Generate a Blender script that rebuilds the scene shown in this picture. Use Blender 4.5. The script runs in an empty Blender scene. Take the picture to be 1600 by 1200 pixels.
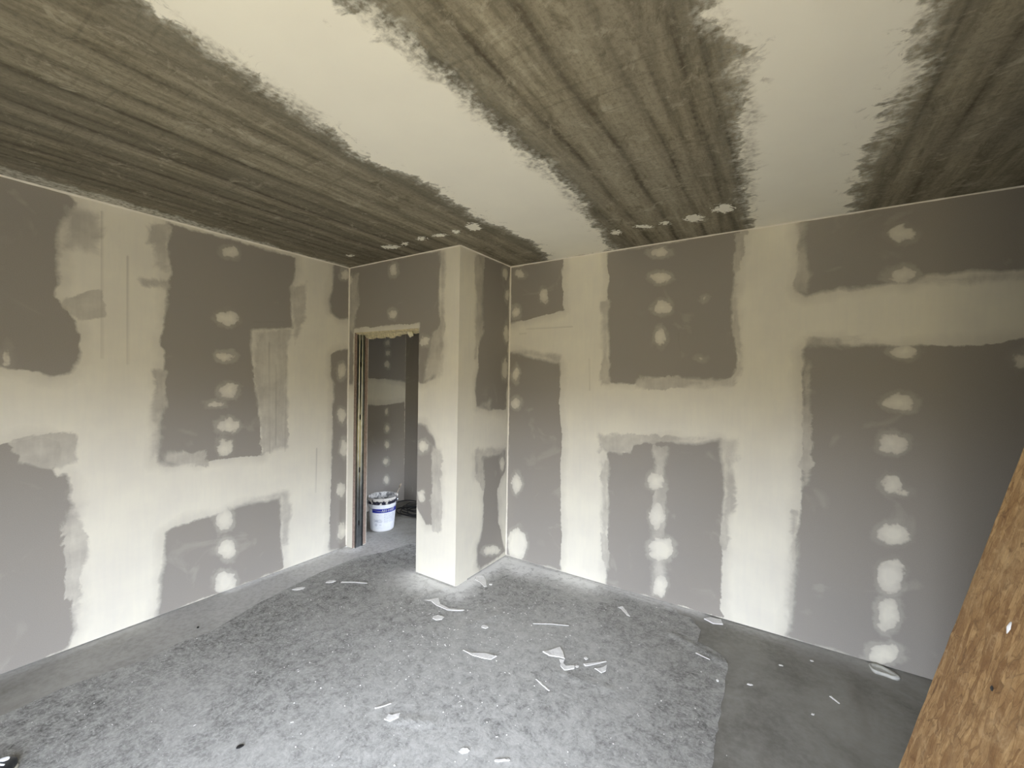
import bpy, bmesh, math, random, json
import numpy as np
from mathutils import Vector, Matrix

C = bpy.context.scene.collection
SC = bpy.context.scene
H = 2.65            # ceiling height
X1, D = 1.3535, 0.708   # projecting corner of the doorway wall; plane of the long far wall
R = math.radians

# ------------------------------------------------------------------ camera
cam = bpy.data.objects.new('camera', bpy.data.cameras.new('camera')); C.objects.link(cam)
yaw, pitch, roll = 2.14650209, -0.01151909, 0.0168198
fw = Vector((math.cos(pitch)*math.cos(yaw), math.cos(pitch)*math.sin(yaw), math.sin(pitch)))
rt = Vector((math.sin(yaw), -math.cos(yaw), 0)); up = rt.cross(fw)
r2 = rt*math.cos(roll) + up*math.sin(roll); u2 = -rt*math.sin(roll) + up*math.cos(roll)
M = Matrix((r2, u2, -fw)).transposed().to_4x4(); M.translation = Vector((3.46651, -2.49036, 1.62473))
cam.matrix_world = M
cam.data.sensor_fit = 'HORIZONTAL'; cam.data.sensor_width = 36; cam.data.lens = 655.2457/1600*36
cam.data.clip_start = 0.02
SC.camera = cam

# ------------------------------------------------------------------ view + daylight
SC.view_settings.view_transform = 'Standard'; SC.view_settings.look = 'None'
SC.view_settings.gamma = 1; SC.view_settings.use_curve_mapping = False
SC.view_settings.exposure = 0.85
w = bpy.data.worlds.new('overcast'); SC.world = w; w.use_nodes = True
nt = w.node_tree; nt.nodes.clear()
tc = nt.nodes.new('ShaderNodeTexCoord'); sx = nt.nodes.new('ShaderNodeSeparateXYZ')
rp = nt.nodes.new('ShaderNodeValToRGB'); mp = nt.nodes.new('ShaderNodeMapRange')
bg = nt.nodes.new('ShaderNodeBackground'); wo = nt.nodes.new('ShaderNodeOutputWorld')
nt.links.new(tc.outputs['Generated'], sx.inputs[0]); nt.links.new(sx.outputs['Z'], mp.inputs['Value'])
mp.inputs['From Min'].default_value = -1; mp.inputs['From Max'].default_value = 1
nt.links.new(mp.outputs[0], rp.inputs[0]); nt.links.new(rp.outputs[0], bg.inputs[0]); nt.links.new(bg.outputs[0], wo.inputs[0])
rp.color_ramp.elements[0].position = 0.54; rp.color_ramp.elements[0].color = (0.105, 0.083, 0.036, 1)
rp.color_ramp.elements[1].position = 0.59; rp.color_ramp.elements[1].color = (0.87, 0.94, 1.09, 1)
bg.inputs[1].default_value = 17.0
WX0, WX1, WZ0, WZ1, WY = 2.4, 3.97, 0.03, 2.15, -3.6     # opening in the rear wall
VY0, VY1 = -3.5, -2.5                                 # balcony opening in the right wall
def portal(name, loc, rot, sx_, sy_):
    l = bpy.data.lights.new(name, 'AREA'); l.shape = 'RECTANGLE'; l.size = sx_; l.size_y = sy_
    l.cycles.is_portal = True
    o = bpy.data.objects.new(name, l); C.objects.link(o); o.location = loc; o.rotation_euler = rot
portal('window_portal', ((WX0+WX1)/2, WY-0.30, (WZ0+WZ1)/2), (R(90), 0, 0), WX1-WX0, WZ1-WZ0)
portal('balcony_portal', (4.27, (VY0+VY1)/2, (WZ0+WZ1)/2), (R(90), 0, R(90)), VY1-VY0, WZ1-WZ0)

portal('passage_fill_portal', (1.36, 1.105, 0.75), (R(90), 0, R(90)), 0.37, 0.8)  # portal of the unseen opening added to brighten the passage

# ------------------------------------------------------------------ traced layout of the plaster work (metres on each surface)
TR = json.loads(r'''{"A":{"bare":[[[-2.566,2.715],[-2.108,2.653],[-1.973,2.654],[-1.844,2.65],[-1.818,2.604],[-1.844,2.543],[-1.887,2.481],[-1.902,2.369],[-1.894,2.28],[-1.904,2.188],[-1.894,2.135],[-1.911,2.042],[-1.86,1.995],[-1.834,1.925],[-1.807,1.816],[-1.802,1.704],[-1.846,1.62],[-1.922,1.59],[-1.97,1.618],[-2.106,1.645],[-2.567,1.638]],[[-2.567,1.261],[-2.105,1.233],[-2.05,1.243],[-1.969,1.259],[-1.891,1.225],[-1.876,1.168],[-1.908,1.063],[-1.9,1.025],[-1.862,1.036],[-1.839,0.939],[-1.849,0.893],[-1.831,0.843],[-1.843,0.697],[-1.837,0.545],[-1.834,0.356],[-1.823,0.105],[-1.854,0.016],[-2.569,-0.104]],[[-1.396,2.628],[-0.523,2.619],[-0.521,2.496],[-0.563,2.353],[-0.555,2.099],[-0.538,2.026],[-0.865,1.974],[-0.869,1.85],[-0.838,1.553],[-0.802,1.301],[-0.775,0.988],[-1.005,0.997],[-1.209,1.001],[-1.358,0.998],[-1.444,1.037],[-1.435,1.172],[-1.423,1.383],[-1.41,1.639],[-1.404,1.788],[-1.425,1.808],[-1.406,1.98],[-1.393,2.237],[-1.373,2.306],[-1.391,2.408],[-1.395,2.535]],[[-1.397,0.565],[-1.282,0.584],[-1.066,0.595],[-0.936,0.624],[-0.635,0.614],[-0.618,0.494],[-0.626,0.23],[-0.603,0.062],[-0.597,0.017],[-0.953,0.007],[-1.241,0.012],[-1.438,-0.004],[-1.422,0.143],[-1.403,0.351]],[[-0.165,2.674],[-0.011,2.664],[-0.004,2.17],[-0.105,2.157],[-0.191,2.193],[-0.205,2.306],[-0.175,2.486]],[[-0.134,1.859],[0.001,1.88],[-0.0,-0.026],[-0.182,0.028],[-0.174,0.379],[-0.166,0.79],[-0.16,1.318],[-0.15,1.553],[-0.183,1.611],[-0.179,1.816]]],"skim":[[[-2.057,1.244],[-1.969,1.266],[-1.824,1.255],[-1.818,1.104],[-1.883,1.059],[-1.969,1.073],[-2.043,1.121]],[[-0.842,1.992],[-0.554,2.008],[-0.568,1.767],[-0.576,1.553],[-0.571,1.018],[-0.775,0.994],[-0.802,1.301],[-0.869,1.85]],[[-1.486,2.591],[-1.389,2.622],[-1.38,2.304],[-1.468,2.326],[-1.492,2.506]],[[-1.464,1.637],[-1.397,1.639],[-1.409,1.383],[-1.421,1.128],[-1.478,1.051],[-1.469,1.344]],[[-1.066,0.609],[-0.821,0.672],[-0.556,0.672],[-0.538,0.527],[-0.562,0.209],[-0.616,0.227],[-0.63,0.608],[-0.936,0.615]],[[-1.533,2.229],[-1.393,2.237],[-1.393,2.203],[-1.526,2.186]],[[-1.878,2.047],[-1.712,2.115],[-1.706,1.98],[-1.808,1.929],[-1.873,1.993]],[[-1.875,2.576],[-1.714,2.595],[-1.713,2.326],[-1.887,2.318]],[[-1.869,0.816],[-1.804,0.837],[-1.776,0.562],[-1.82,0.085],[-1.855,0.439]],[[-0.558,2.354],[-0.419,2.436],[-0.427,2.104],[-0.526,1.877]],[[-1.428,1.107],[-1.171,1.073],[-1.17,0.967],[-1.427,1.009]]],"lines":[[[-0.73,1.887],[-0.721,0.996]],[[-0.678,1.709],[-0.671,1.057]],[[-0.59,1.872],[-0.592,0.994]],[[-0.857,2.035],[-0.608,2.066]],[[-0.852,1.991],[-0.608,2.018]],[[-1.714,2.595],[-1.711,1.709]],[[-1.596,2.356],[-1.592,1.675]],[[-0.313,0.985],[-0.32,0.588]]],"spots":[[-1.018,2.532,0.06,0.016,0.001,-0.042],[-1.031,2.042,0.077,0.01,0.0,-0.057],[-1.045,1.757,0.054,0.003,0.001,-0.037],[-1.018,1.506,0.069,-0.001,0.001,-0.057],[-1.02,1.243,0.073,-0.006,0.001,-0.057],[-1.04,1.079,0.055,-0.008,0.001,-0.067],[-1.044,0.546,0.068,-0.018,0.0,-0.077],[-1.021,0.319,0.06,-0.021,0.001,-0.087],[-1.032,0.073,0.077,-0.03,0.001,-0.087],[-0.051,2.583,0.048,0.01,0.0,-0.054],[-0.072,1.672,0.048,0.001,0.001,-0.072],[-0.066,1.253,0.048,-0.003,0.001,-0.072],[-0.042,0.95,0.041,-0.005,0.001,-0.085],[-0.064,0.562,0.054,-0.011,0.001,-0.073],[-0.051,0.166,0.048,-0.014,0.001,-0.085],[-2.084,1.69,0.017,0.001,0.0,-0.061],[-1.113,1.405,0.057,-0.003,0.0,-0.023]]},"B":{"bare":[[[-0.005,2.655],[1.148,2.641],[1.163,2.594],[1.139,2.444],[1.144,2.189],[1.167,2.035],[1.191,1.882],[1.152,1.781],[1.114,1.627],[0.958,1.572],[0.913,1.593],[0.926,2.074],[0.073,2.076],[0.065,1.554],[0.017,1.553]],[[0.905,1.252],[1.015,1.233],[1.124,1.113],[1.162,0.911],[1.186,0.761],[1.176,0.555],[1.102,0.437],[1.038,0.424],[0.919,0.56]]],"skim":[[[-0.003,2.582],[0.13,2.566],[0.153,2.327],[0.065,2.035],[-0.002,2.038]],[[1.071,1.988],[1.175,2.009],[1.196,1.628],[0.972,1.573]],[[1.068,1.107],[1.193,1.068],[1.207,0.407],[1.11,0.387]],[[1.135,2.638],[1.203,2.638],[1.206,1.78],[1.166,1.78]]],"lines":[],"spots":[[0.607,2.553,0.056,-0.007,0.001,-0.056],[0.607,2.171,0.057,-0.004,0.001,-0.044],[0.994,1.924,0.057,-0.002,0.001,-0.042],[0.997,1.059,0.058,0.006,0.001,-0.052],[0.976,0.65,0.043,0.008,0.001,-0.052],[0.027,2.518,0.038,-0.005,0.001,-0.048]]},"C":{"bare":[[[0.225,2.634],[0.321,2.642],[0.7,2.657],[0.69,1.58],[0.666,1.348],[0.419,1.361],[0.24,1.396],[0.211,1.528],[0.25,1.686],[0.252,1.949],[0.239,2.104],[0.275,2.373],[0.298,2.483]],[[0.234,0.976],[0.312,0.981],[0.595,0.957],[0.676,0.998],[0.682,0.793],[0.593,0.711],[0.555,0.644],[0.583,0.352],[0.649,0.159],[0.705,0.041],[0.319,0.02],[0.283,0.087],[0.271,0.214],[0.346,0.352],[0.355,0.687],[0.334,0.826],[0.246,0.842]]],"skim":[[[0.223,1.056],[0.676,0.998],[0.678,0.928],[0.348,0.954],[0.355,0.687],[0.238,0.817]],[[0.184,2.613],[0.303,2.643],[0.32,2.008],[0.205,1.788]],[[0.299,1.447],[0.464,1.458],[0.429,1.349],[0.241,1.37]]],"lines":[],"spots":[[0.629,2.566,0.051,0.011,0.002,-0.057],[0.666,2.378,0.041,0.008,0.002,-0.057],[0.655,2.042,0.041,0.004,0.003,-0.081],[0.644,1.724,0.051,0.001,0.003,-0.092],[0.629,0.86,0.041,-0.007,0.002,-0.07],[0.627,0.571,0.052,-0.012,0.002,-0.082],[0.482,0.127,0.135,-0.045,0.002,-0.045]]},"D":{"bare":[[[1.349,2.636],[1.895,2.657],[1.874,2.509],[1.891,2.265],[1.904,2.21],[1.771,2.193],[1.359,2.135]],[[1.357,1.884],[1.588,1.822],[1.871,1.769],[1.881,1.591],[1.873,1.374],[1.902,1.159],[1.896,0.833],[1.903,0.508],[1.918,0.349],[1.911,0.075],[1.925,0.008],[1.657,0.011],[1.359,0.018]],[[2.265,2.644],[3.192,2.647],[3.176,2.481],[3.167,2.353],[3.155,2.181],[3.17,2.007],[3.18,1.92],[3.198,1.79],[3.191,1.726],[3.154,1.639],[3.116,1.616],[2.994,1.636],[2.689,1.655],[2.548,1.614],[2.5,1.594],[2.322,1.615],[2.295,1.65],[2.308,1.802],[2.294,2.004],[2.276,2.081],[2.285,2.409]],[[2.307,1.062],[2.486,1.077],[2.519,1.149],[2.652,1.181],[2.962,1.192],[3.104,1.233],[3.128,1.002],[3.143,0.872],[3.126,0.737],[3.132,0.43],[3.129,0.164],[3.123,0.074],[3.156,0.013],[2.944,0.008],[2.629,0.006],[2.318,0.005],[2.318,0.281],[2.315,0.687],[2.308,1.017]],[[3.529,2.631],[3.568,2.651],[4.466,2.65],[4.855,2.645],[4.864,2.184],[4.475,2.222],[4.293,2.238],[4.121,2.238],[4.043,2.212],[3.962,2.203],[3.805,2.193],[3.729,2.208],[3.667,2.184],[3.571,2.177],[3.524,2.21],[3.536,2.309],[3.527,2.431],[3.531,2.55]],[[3.562,1.846],[3.609,1.912],[3.735,1.899],[3.751,1.868],[3.856,1.857],[4.077,1.851],[4.325,1.837],[4.482,1.871],[4.87,1.9],[4.91,-0.044],[4.167,-0.013],[3.515,0.015],[3.543,0.287],[3.547,0.613],[3.566,0.82],[3.569,0.982],[3.574,1.224],[3.579,1.465],[3.556,1.625]]],"skim":[[[3.172,2.65],[3.233,2.635],[3.214,2.476],[3.186,2.351],[3.182,2.179],[3.202,1.962],[3.235,1.79],[3.222,1.683],[3.155,1.625],[3.198,1.79],[3.17,2.007],[3.155,2.181],[3.17,2.396]],[[2.225,1.197],[2.788,1.231],[3.22,1.261],[3.233,1.146],[3.205,1.056],[3.211,0.753],[3.173,0.724],[3.158,0.48],[3.127,0.473],[3.135,0.871],[3.1,1.228],[2.652,1.176],[2.519,1.139],[2.486,1.072],[2.233,1.054]],[[1.385,1.872],[1.586,1.896],[1.888,1.834],[1.877,1.764],[1.588,1.822]],[[2.219,2.263],[2.294,2.257],[2.312,1.6],[2.243,1.598]],[[3.509,2.655],[3.568,2.643],[3.578,2.176],[3.518,2.206]],[[3.934,2.224],[4.474,2.228],[4.864,2.19],[4.865,2.154],[4.247,2.172]],[[3.56,1.914],[3.854,1.914],[3.856,1.85],[3.594,1.845]],[[3.573,1.785],[3.605,1.785],[3.609,0.988],[3.576,0.983]],[[2.663,1.13],[2.754,1.139],[2.767,0.057],[2.666,0.027]],[[2.245,0.984],[2.314,0.992],[2.332,0.081],[2.27,0.269]],[[3.526,0.812],[3.553,0.817],[3.548,0.043],[3.508,0.029]],[[2.499,1.652],[3.193,1.661],[3.194,1.592],[2.501,1.564]]],"lines":[[[1.53,2.074],[1.983,2.072]],[[1.457,2.031],[1.538,2.033]],[[2.136,1.804],[2.141,1.544]],[[2.817,1.98],[2.829,1.85]]],"spots":[[1.706,2.347,0.044,-0.004,0.002,-0.067],[1.453,2.571,0.054,-0.006,0.001,-0.04],[1.419,2.229,0.048,-0.004,0.001,-0.057],[1.43,1.668,0.034,0.001,0.001,-0.07],[1.435,1.408,0.055,0.003,0.002,-0.052],[1.457,0.686,0.061,0.009,0.002,-0.092],[1.475,0.138,0.109,0.025,0.003,-0.15],[2.675,2.583,0.069,-0.01,0.001,-0.038],[2.679,2.393,0.073,-0.009,0.001,-0.042],[2.701,2.174,0.064,-0.005,0.001,-0.052],[2.692,1.953,0.041,-0.001,0.002,-0.066],[2.682,0.884,0.065,0.01,0.001,-0.067],[2.696,0.628,0.06,0.012,0.002,-0.095],[2.728,0.388,0.091,0.021,0.002,-0.095],[2.725,0.116,0.055,0.015,0.002,-0.086],[4.005,2.488,0.062,-0.011,0.001,-0.048],[4.01,2.252,0.065,-0.008,0.001,-0.05],[4.03,1.816,0.057,-0.001,0.001,-0.04],[4.019,1.529,0.068,0.003,0.002,-0.051],[3.991,1.297,0.064,0.006,0.001,-0.058],[3.996,1.059,0.049,0.008,0.001,-0.055],[4.008,0.774,0.074,0.016,0.002,-0.066],[3.999,0.532,0.06,0.017,0.002,-0.1],[3.995,0.31,0.055,0.018,0.002,-0.102],[3.978,0.073,0.073,0.027,0.002,-0.063],[4.477,1.767,0.035,-0.001,0.0,-0.039],[2.971,1.793,0.02,0.0,0.0,-0.013],[2.983,2.205,0.016,-0.001,0.0,-0.017],[3.984,-0.926,0.014,0.008,0.0,-0.019],[4.041,1.018,0.026,0.004,0.001,-0.018]]},"K":{"bare":[[[1.984,-2.064],[1.948,-2.014],[1.955,-1.957],[1.921,-1.876],[1.938,-1.818],[1.9,-1.717],[1.897,-1.659],[1.868,-1.569],[1.855,-1.48],[1.84,-1.367],[1.803,-1.257],[1.801,-1.108],[1.846,-0.983],[1.861,-0.762],[1.83,-0.561],[1.823,-0.297],[1.858,-0.044],[1.869,0.247],[1.817,0.493],[1.751,0.73],[2.333,0.693],[2.349,0.441],[2.389,0.1],[2.402,-0.135],[2.472,-0.202],[2.466,-0.445],[2.501,-0.628],[2.479,-0.782],[2.466,-0.929],[2.471,-1.038],[2.472,-1.153],[2.479,-1.281],[2.493,-1.37],[2.487,-1.445],[2.455,-1.53],[2.462,-1.615],[2.466,-1.667],[2.463,-1.731],[2.421,-1.792],[2.4,-2.017],[1.941,-2.304]],[[3.287,-1.253],[3.283,-1.185],[3.312,-1.115],[3.313,-1.045],[3.333,-1.003],[3.331,-0.854],[3.311,-0.663],[3.287,-0.582],[3.277,-0.364],[3.28,-0.159],[3.272,0.08],[3.265,0.321],[3.252,0.769],[3.782,0.725],[3.758,0.371],[3.769,0.135],[3.754,-0.075],[3.723,-0.154],[3.77,-0.262],[3.81,-0.312],[3.771,-0.382],[3.762,-0.513],[3.8,-0.566],[3.813,-0.66],[3.766,-0.75],[3.766,-0.859],[3.773,-0.95],[3.776,-1.153],[3.269,-1.472]]],"skim":[[[0.172,-2.315],[0.151,-2.125],[0.16,-1.904],[0.146,-1.635],[0.129,-1.305],[0.092,-0.883],[0.041,-0.503],[0.078,-0.1],[-0.056,0.03],[-0.074,-0.803],[-0.036,-1.588],[-0.034,-2.104],[-0.017,-2.304]],[[2.421,-1.792],[2.517,-1.732],[2.529,-1.601],[2.515,-1.445],[2.51,-1.283],[2.484,-1.008],[2.486,-0.598],[2.481,-0.175],[2.383,0.413],[2.386,-0.145],[2.41,-0.522],[2.422,-0.913],[2.42,-1.208],[2.414,-1.49],[2.409,-1.619]],[[2.003,-2.005],[1.977,-1.916],[1.959,-1.736],[1.932,-1.529],[1.865,-1.368],[1.795,-1.382],[1.842,-1.629],[1.89,-1.863],[1.919,-1.993]],[[3.28,-1.257],[3.308,-1.239],[3.349,-1.065],[3.379,-0.788],[3.306,0.292],[3.259,0.265],[3.277,-0.364],[3.326,-0.858]],[[3.752,-0.963],[3.808,-0.928],[3.825,-0.77],[3.828,-0.584],[3.84,-0.245],[3.809,0.088],[3.801,0.396],[3.755,0.46],[3.754,-0.075],[3.778,-0.504]]],"lines":[[[2.11,-1.642],[2.175,-1.063]],[[3.478,-0.928],[3.468,-0.309]],[[1.493,-1.727],[1.031,-1.691]]],"spots":[[0.349,-0.243,0.029,0.017,-0.033,0.024],[0.841,-0.239,0.062,0.036,-0.038,0.034],[0.999,-0.238,0.026,0.015,-0.035,0.033],[1.205,-0.254,0.033,0.019,-0.031,0.03],[1.368,-0.239,0.048,0.028,-0.028,0.03],[1.517,-0.243,0.023,0.014,-0.034,0.039],[1.68,-0.248,0.048,0.029,-0.045,0.057],[1.86,-0.262,0.022,0.013,-0.019,0.027],[2.47,0.327,0.034,0.02,-0.017,0.048],[2.662,0.313,0.05,0.03,-0.009,0.034],[2.804,0.318,0.032,0.019,-0.008,0.034],[2.974,0.331,0.058,0.034,-0.011,0.066],[3.15,0.263,0.057,0.034,-0.008,0.071]]},"E":{"bare":[[[0.448,2.403],[1.34,2.539],[1.358,1.563],[1.001,1.602],[0.709,1.614],[0.459,1.611]],[[0.464,1.307],[1.007,1.276],[1.341,1.304],[1.367,-0.147],[0.484,-0.139]]],"skim":[[[0.456,1.827],[0.705,1.84],[0.733,0.017],[0.482,0.008]]],"lines":[],"spots":[[1.054,2.057,0.04,0.004,0.001,-0.04],[1.056,1.922,0.04,0.002,0.001,-0.04],[1.048,1.778,0.04,0.001,0.001,-0.048],[1.048,1.195,0.03,-0.001,0.001,-0.04],[1.062,0.985,0.04,-0.004,0.001,-0.048],[1.065,0.776,0.041,-0.005,0.001,-0.048],[1.049,0.57,0.04,-0.007,0.0,-0.04],[1.063,0.334,0.04,-0.008,0.0,-0.049]]},"F":{"felt":[[[0.412,-2.149],[0.396,-1.937],[0.425,-1.787],[0.465,-1.622],[0.44,-1.463],[0.474,-1.308],[0.441,-1.222],[0.368,-0.99],[0.345,-0.846],[0.285,-0.451],[0.278,-0.074],[0.4,0.15],[0.433,0.397],[0.543,0.417]],[[2.879,0.601],[2.953,0.605],[3.041,0.487],[3.045,0.343],[3.121,0.32],[3.196,0.278],[3.226,0.217],[3.233,0.026],[3.238,-0.23],[3.239,-0.402],[3.243,-0.55]]]}}''')
rng = random.Random(4)

# ------------------------------------------------------------------ node helper
class NT:
    def __init__(s, name):
        s.m = bpy.data.materials.new(name); s.m.use_nodes = True; s.t = s.m.node_tree
        s.b = s.t.nodes['Principled BSDF']; s.b.inputs['Roughness'].default_value = 0.9
        s.b.inputs['Specular IOR Level'].default_value = 0.25
        s.tc = s.t.nodes.new('ShaderNodeTexCoord')
    def put(s, sock, v):
        if isinstance(v, bpy.types.NodeSocket): s.t.links.new(v, sock)
        elif isinstance(v, (tuple, list)):
            sock.default_value = tuple(v) if len(v) != 3 or sock.type != 'RGBA' else (*v, 1)
        else: sock.default_value = v
    def math(s, op, a, b=0.0, c=None, clamp=False):
        n = s.t.nodes.new('ShaderNodeMath'); n.operation = op; n.use_clamp = clamp
        s.put(n.inputs[0], a); s.put(n.inputs[1], b)
        if c is not None: s.put(n.inputs[2], c)
        return n.outputs[0]
    def obj(s): return s.tc.outputs['Object']
    def mapping(s, scale, rot=(0, 0, 0), vec=None):
        n = s.t.nodes.new('ShaderNodeMapping'); s.put(n.inputs['Vector'], vec or s.obj())
        n.inputs['Scale'].default_value = scale; n.inputs['Rotation'].default_value = rot
        return n.outputs[0]
    def noise(s, scale, detail=3, vec=None, dist=0.0, rough=0.5, col=False):
        n = s.t.nodes.new('ShaderNodeTexNoise'); s.put(n.inputs['Vector'], vec or s.obj())
        n.inputs['Scale'].default_value = scale; n.inputs['Detail'].default_value = detail
        n.inputs['Distortion'].default_value = dist; n.inputs['Roughness'].default_value = rough
        return n.outputs['Color' if col else 'Fac']
    def voronoi(s, scale, vec=None, feature='F1', out='Color', rand=1.0):
        n = s.t.nodes.new('ShaderNodeTexVoronoi'); n.feature = feature; s.put(n.inputs['Vector'], vec or s.obj())
        n.inputs['Scale'].default_value = scale
        return n.outputs[out]
    def attr(s, name, out='Fac'):
        n = s.t.nodes.new('ShaderNodeAttribute'); n.attribute_name = name; return n.outputs[out]
    def sep(s, v):
        n = s.t.nodes.new('ShaderNodeSeparateXYZ'); s.put(n.inputs[0], v); return n.outputs
    def mix(s, f, a, b, mode='MIX'):
        n = s.t.nodes.new('ShaderNodeMix'); n.data_type = 'RGBA'; n.blend_type = mode; n.clamp_factor = True
        s.put(n.inputs[0], f); s.put(n.inputs[6], a); s.put(n.inputs[7], b); return n.outputs[2]
    def rng(s, v, a, b, c=0.0, d=1.0, smooth=False):
        n = s.t.nodes.new('ShaderNodeMapRange'); n.clamp = True
        if smooth: n.interpolation_type = 'SMOOTHSTEP'
        s.put(n.inputs[0], v)
        for i, x in enumerate((a, b, c, d)): s.put(n.inputs[i+1], x)
        return n.outputs[0]
    def color(s, v): s.put(s.b.inputs['Base Color'], v)
    def bump(s, h, strength=0.3, dist=0.005):
        n = s.t.nodes.new('ShaderNodeBump'); n.inputs['Strength'].default_value = strength
        n.inputs['Distance'].default_value = dist; s.put(n.inputs['Height'], h)
        s.put(s.b.inputs['Normal'], n.outputs[0])

def simple(name, col, rough=0.8, metal=0.0, var=0.12, scale=30, bump=0.0, spec=0.3):
    m = NT(name); n = m.noise(scale, 4)
    m.color(m.mix(m.rng(n, 0.3, 0.7), tuple(c*(1-var) for c in col), tuple(min(1, c*(1+var)) for c in col)))
    m.b.inputs['Roughness'].default_value = rough; m.b.inputs['Metallic'].default_value = metal
    m.b.inputs['Specular IOR Level'].default_value = spec
    if bump: m.bump(n, bump)
    return m.m

PLASTER = (0.82, 0.79, 0.675); PLASTER2 = (0.77, 0.74, 0.645); BOARD = (0.340, 0.316, 0.282)

def wall_material():
    m = NT('taped_plasterboard')
    a = m.sep(m.attr('cover', 'Vector')); mk = m.attr('marks')
    n1 = m.noise(9, 4, rough=0.6); n2 = m.noise(45, 3); low = m.noise(2.3, 2)
    wv = m.noise(7, 3, vec=m.mapping((6, 6, 0.7)))           # vertical trowel drag
    hv = m.noise(7, 3, vec=m.mapping((0.8, 0.8, 8)))         # horizontal drag
    # jagged edge of the joint compound
    d = m.math('ADD', a[0], m.math('MULTIPLY', m.math('SUBTRACT', n1, 0.5), 0.055))
    d = m.math('ADD', d, m.math('MULTIPLY', m.math('SUBTRACT', n2, 0.5), 0.014))
    wid = m.rng(low, 0.38, 0.66, 0.004, 0.034)
    cov = m.math('ADD', m.math('DIVIDE', d, wid), 0.5, clamp=True)
    # compound thins out towards its feathered edge
    thick = m.rng(m.math('ADD', d, m.math('MULTIPLY', m.math('SUBTRACT', m.noise(5, 4), 0.5), 0.12)), -0.02, 0.07, 0.66, 1.0)
    cov = m.math('MULTIPLY', cov, thick)
    sk = m.math('ADD', a[1], m.math('MULTIPLY', m.math('SUBTRACT', m.noise(6, 5, dist=0.7, rough=0.65), 0.5), 0.13))
    skm = m.rng(sk, -0.012, m.rng(low, 0.4, 0.6, 0.0, 0.05), 0, 0.9, True)
    streak = m.math('ADD', m.rng(m.noise(5, 4, rough=0.6), 0.36, 0.64, 0.26, 0.58), m.rng(wv, 0.45, 0.7, 0, 0.10))
    # skim halves the contrast whichever side it lies on
    cov = m.mix(skm, cov, streak)
    sp = m.math('ADD', a[2], m.math('MULTIPLY', m.math('SUBTRACT', m.noise(14, 3, dist=0.6), 0.5), 0.075))
    sp = m.math('ADD', sp, m.math('MULTIPLY', m.math('SUBTRACT', n2, 0.5), 0.02))
    spm = m.math('MULTIPLY', m.rng(sp, -0.005, 0.014, 0, 1, True), m.rng(sp, 0.0, 0.05, 0.60, 0.96))
    halo = m.math('MULTIPLY', m.rng(sp, -0.034, -0.006, 0, 1, True), m.rng(low, 0.4, 0.6, 0.04, 0.22))
    cov = m.math('MAXIMUM', cov, m.math('MAXIMUM', spm, halo))
    fine = m.noise(260, 2)
    board = m.mix(m.rng(fine, 0.3, 0.7), tuple(c*0.95 for c in BOARD), tuple(c*1.05 for c in BOARD))
    board = m.mix(m.rng(low, 0.35, 0.7, 0, 0.35), board, (0.31, 0.30, 0.28))
    scuff = m.math('MULTIPLY', m.rng(m.noise(3.1, 5, dist=1.4), 0.60, 0.72, 0, 1, True), 0.10)
    board = m.mix(scuff, board, PLASTER)
    pl = m.mix(m.rng(m.noise(4, 3), 0.35, 0.65), PLASTER, PLASTER2)
    pl = m.mix(m.rng(wv, 0.40, 0.80, 0, 0.14), pl, (0.62, 0.61, 0.585))
    pl = m.mix(m.rng(hv, 0.5, 0.8, 0, 0.14), pl, (0.84, 0.80, 0.70))
    col = m.mix(cov, board, pl)
    ln = m.rng(mk, 0.002, 0.011, 1, 0, True)
    col = m.mix(m.math('MULTIPLY', ln, 0.35), col, (0.30, 0.28, 0.24))
    m.color(col)
    m.bump(m.math('ADD', m.math('MULTIPLY', cov, 0.8), m.math('MULTIPLY', n2, 0.2)), 0.35, 0.0025)
    return m.m

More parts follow.
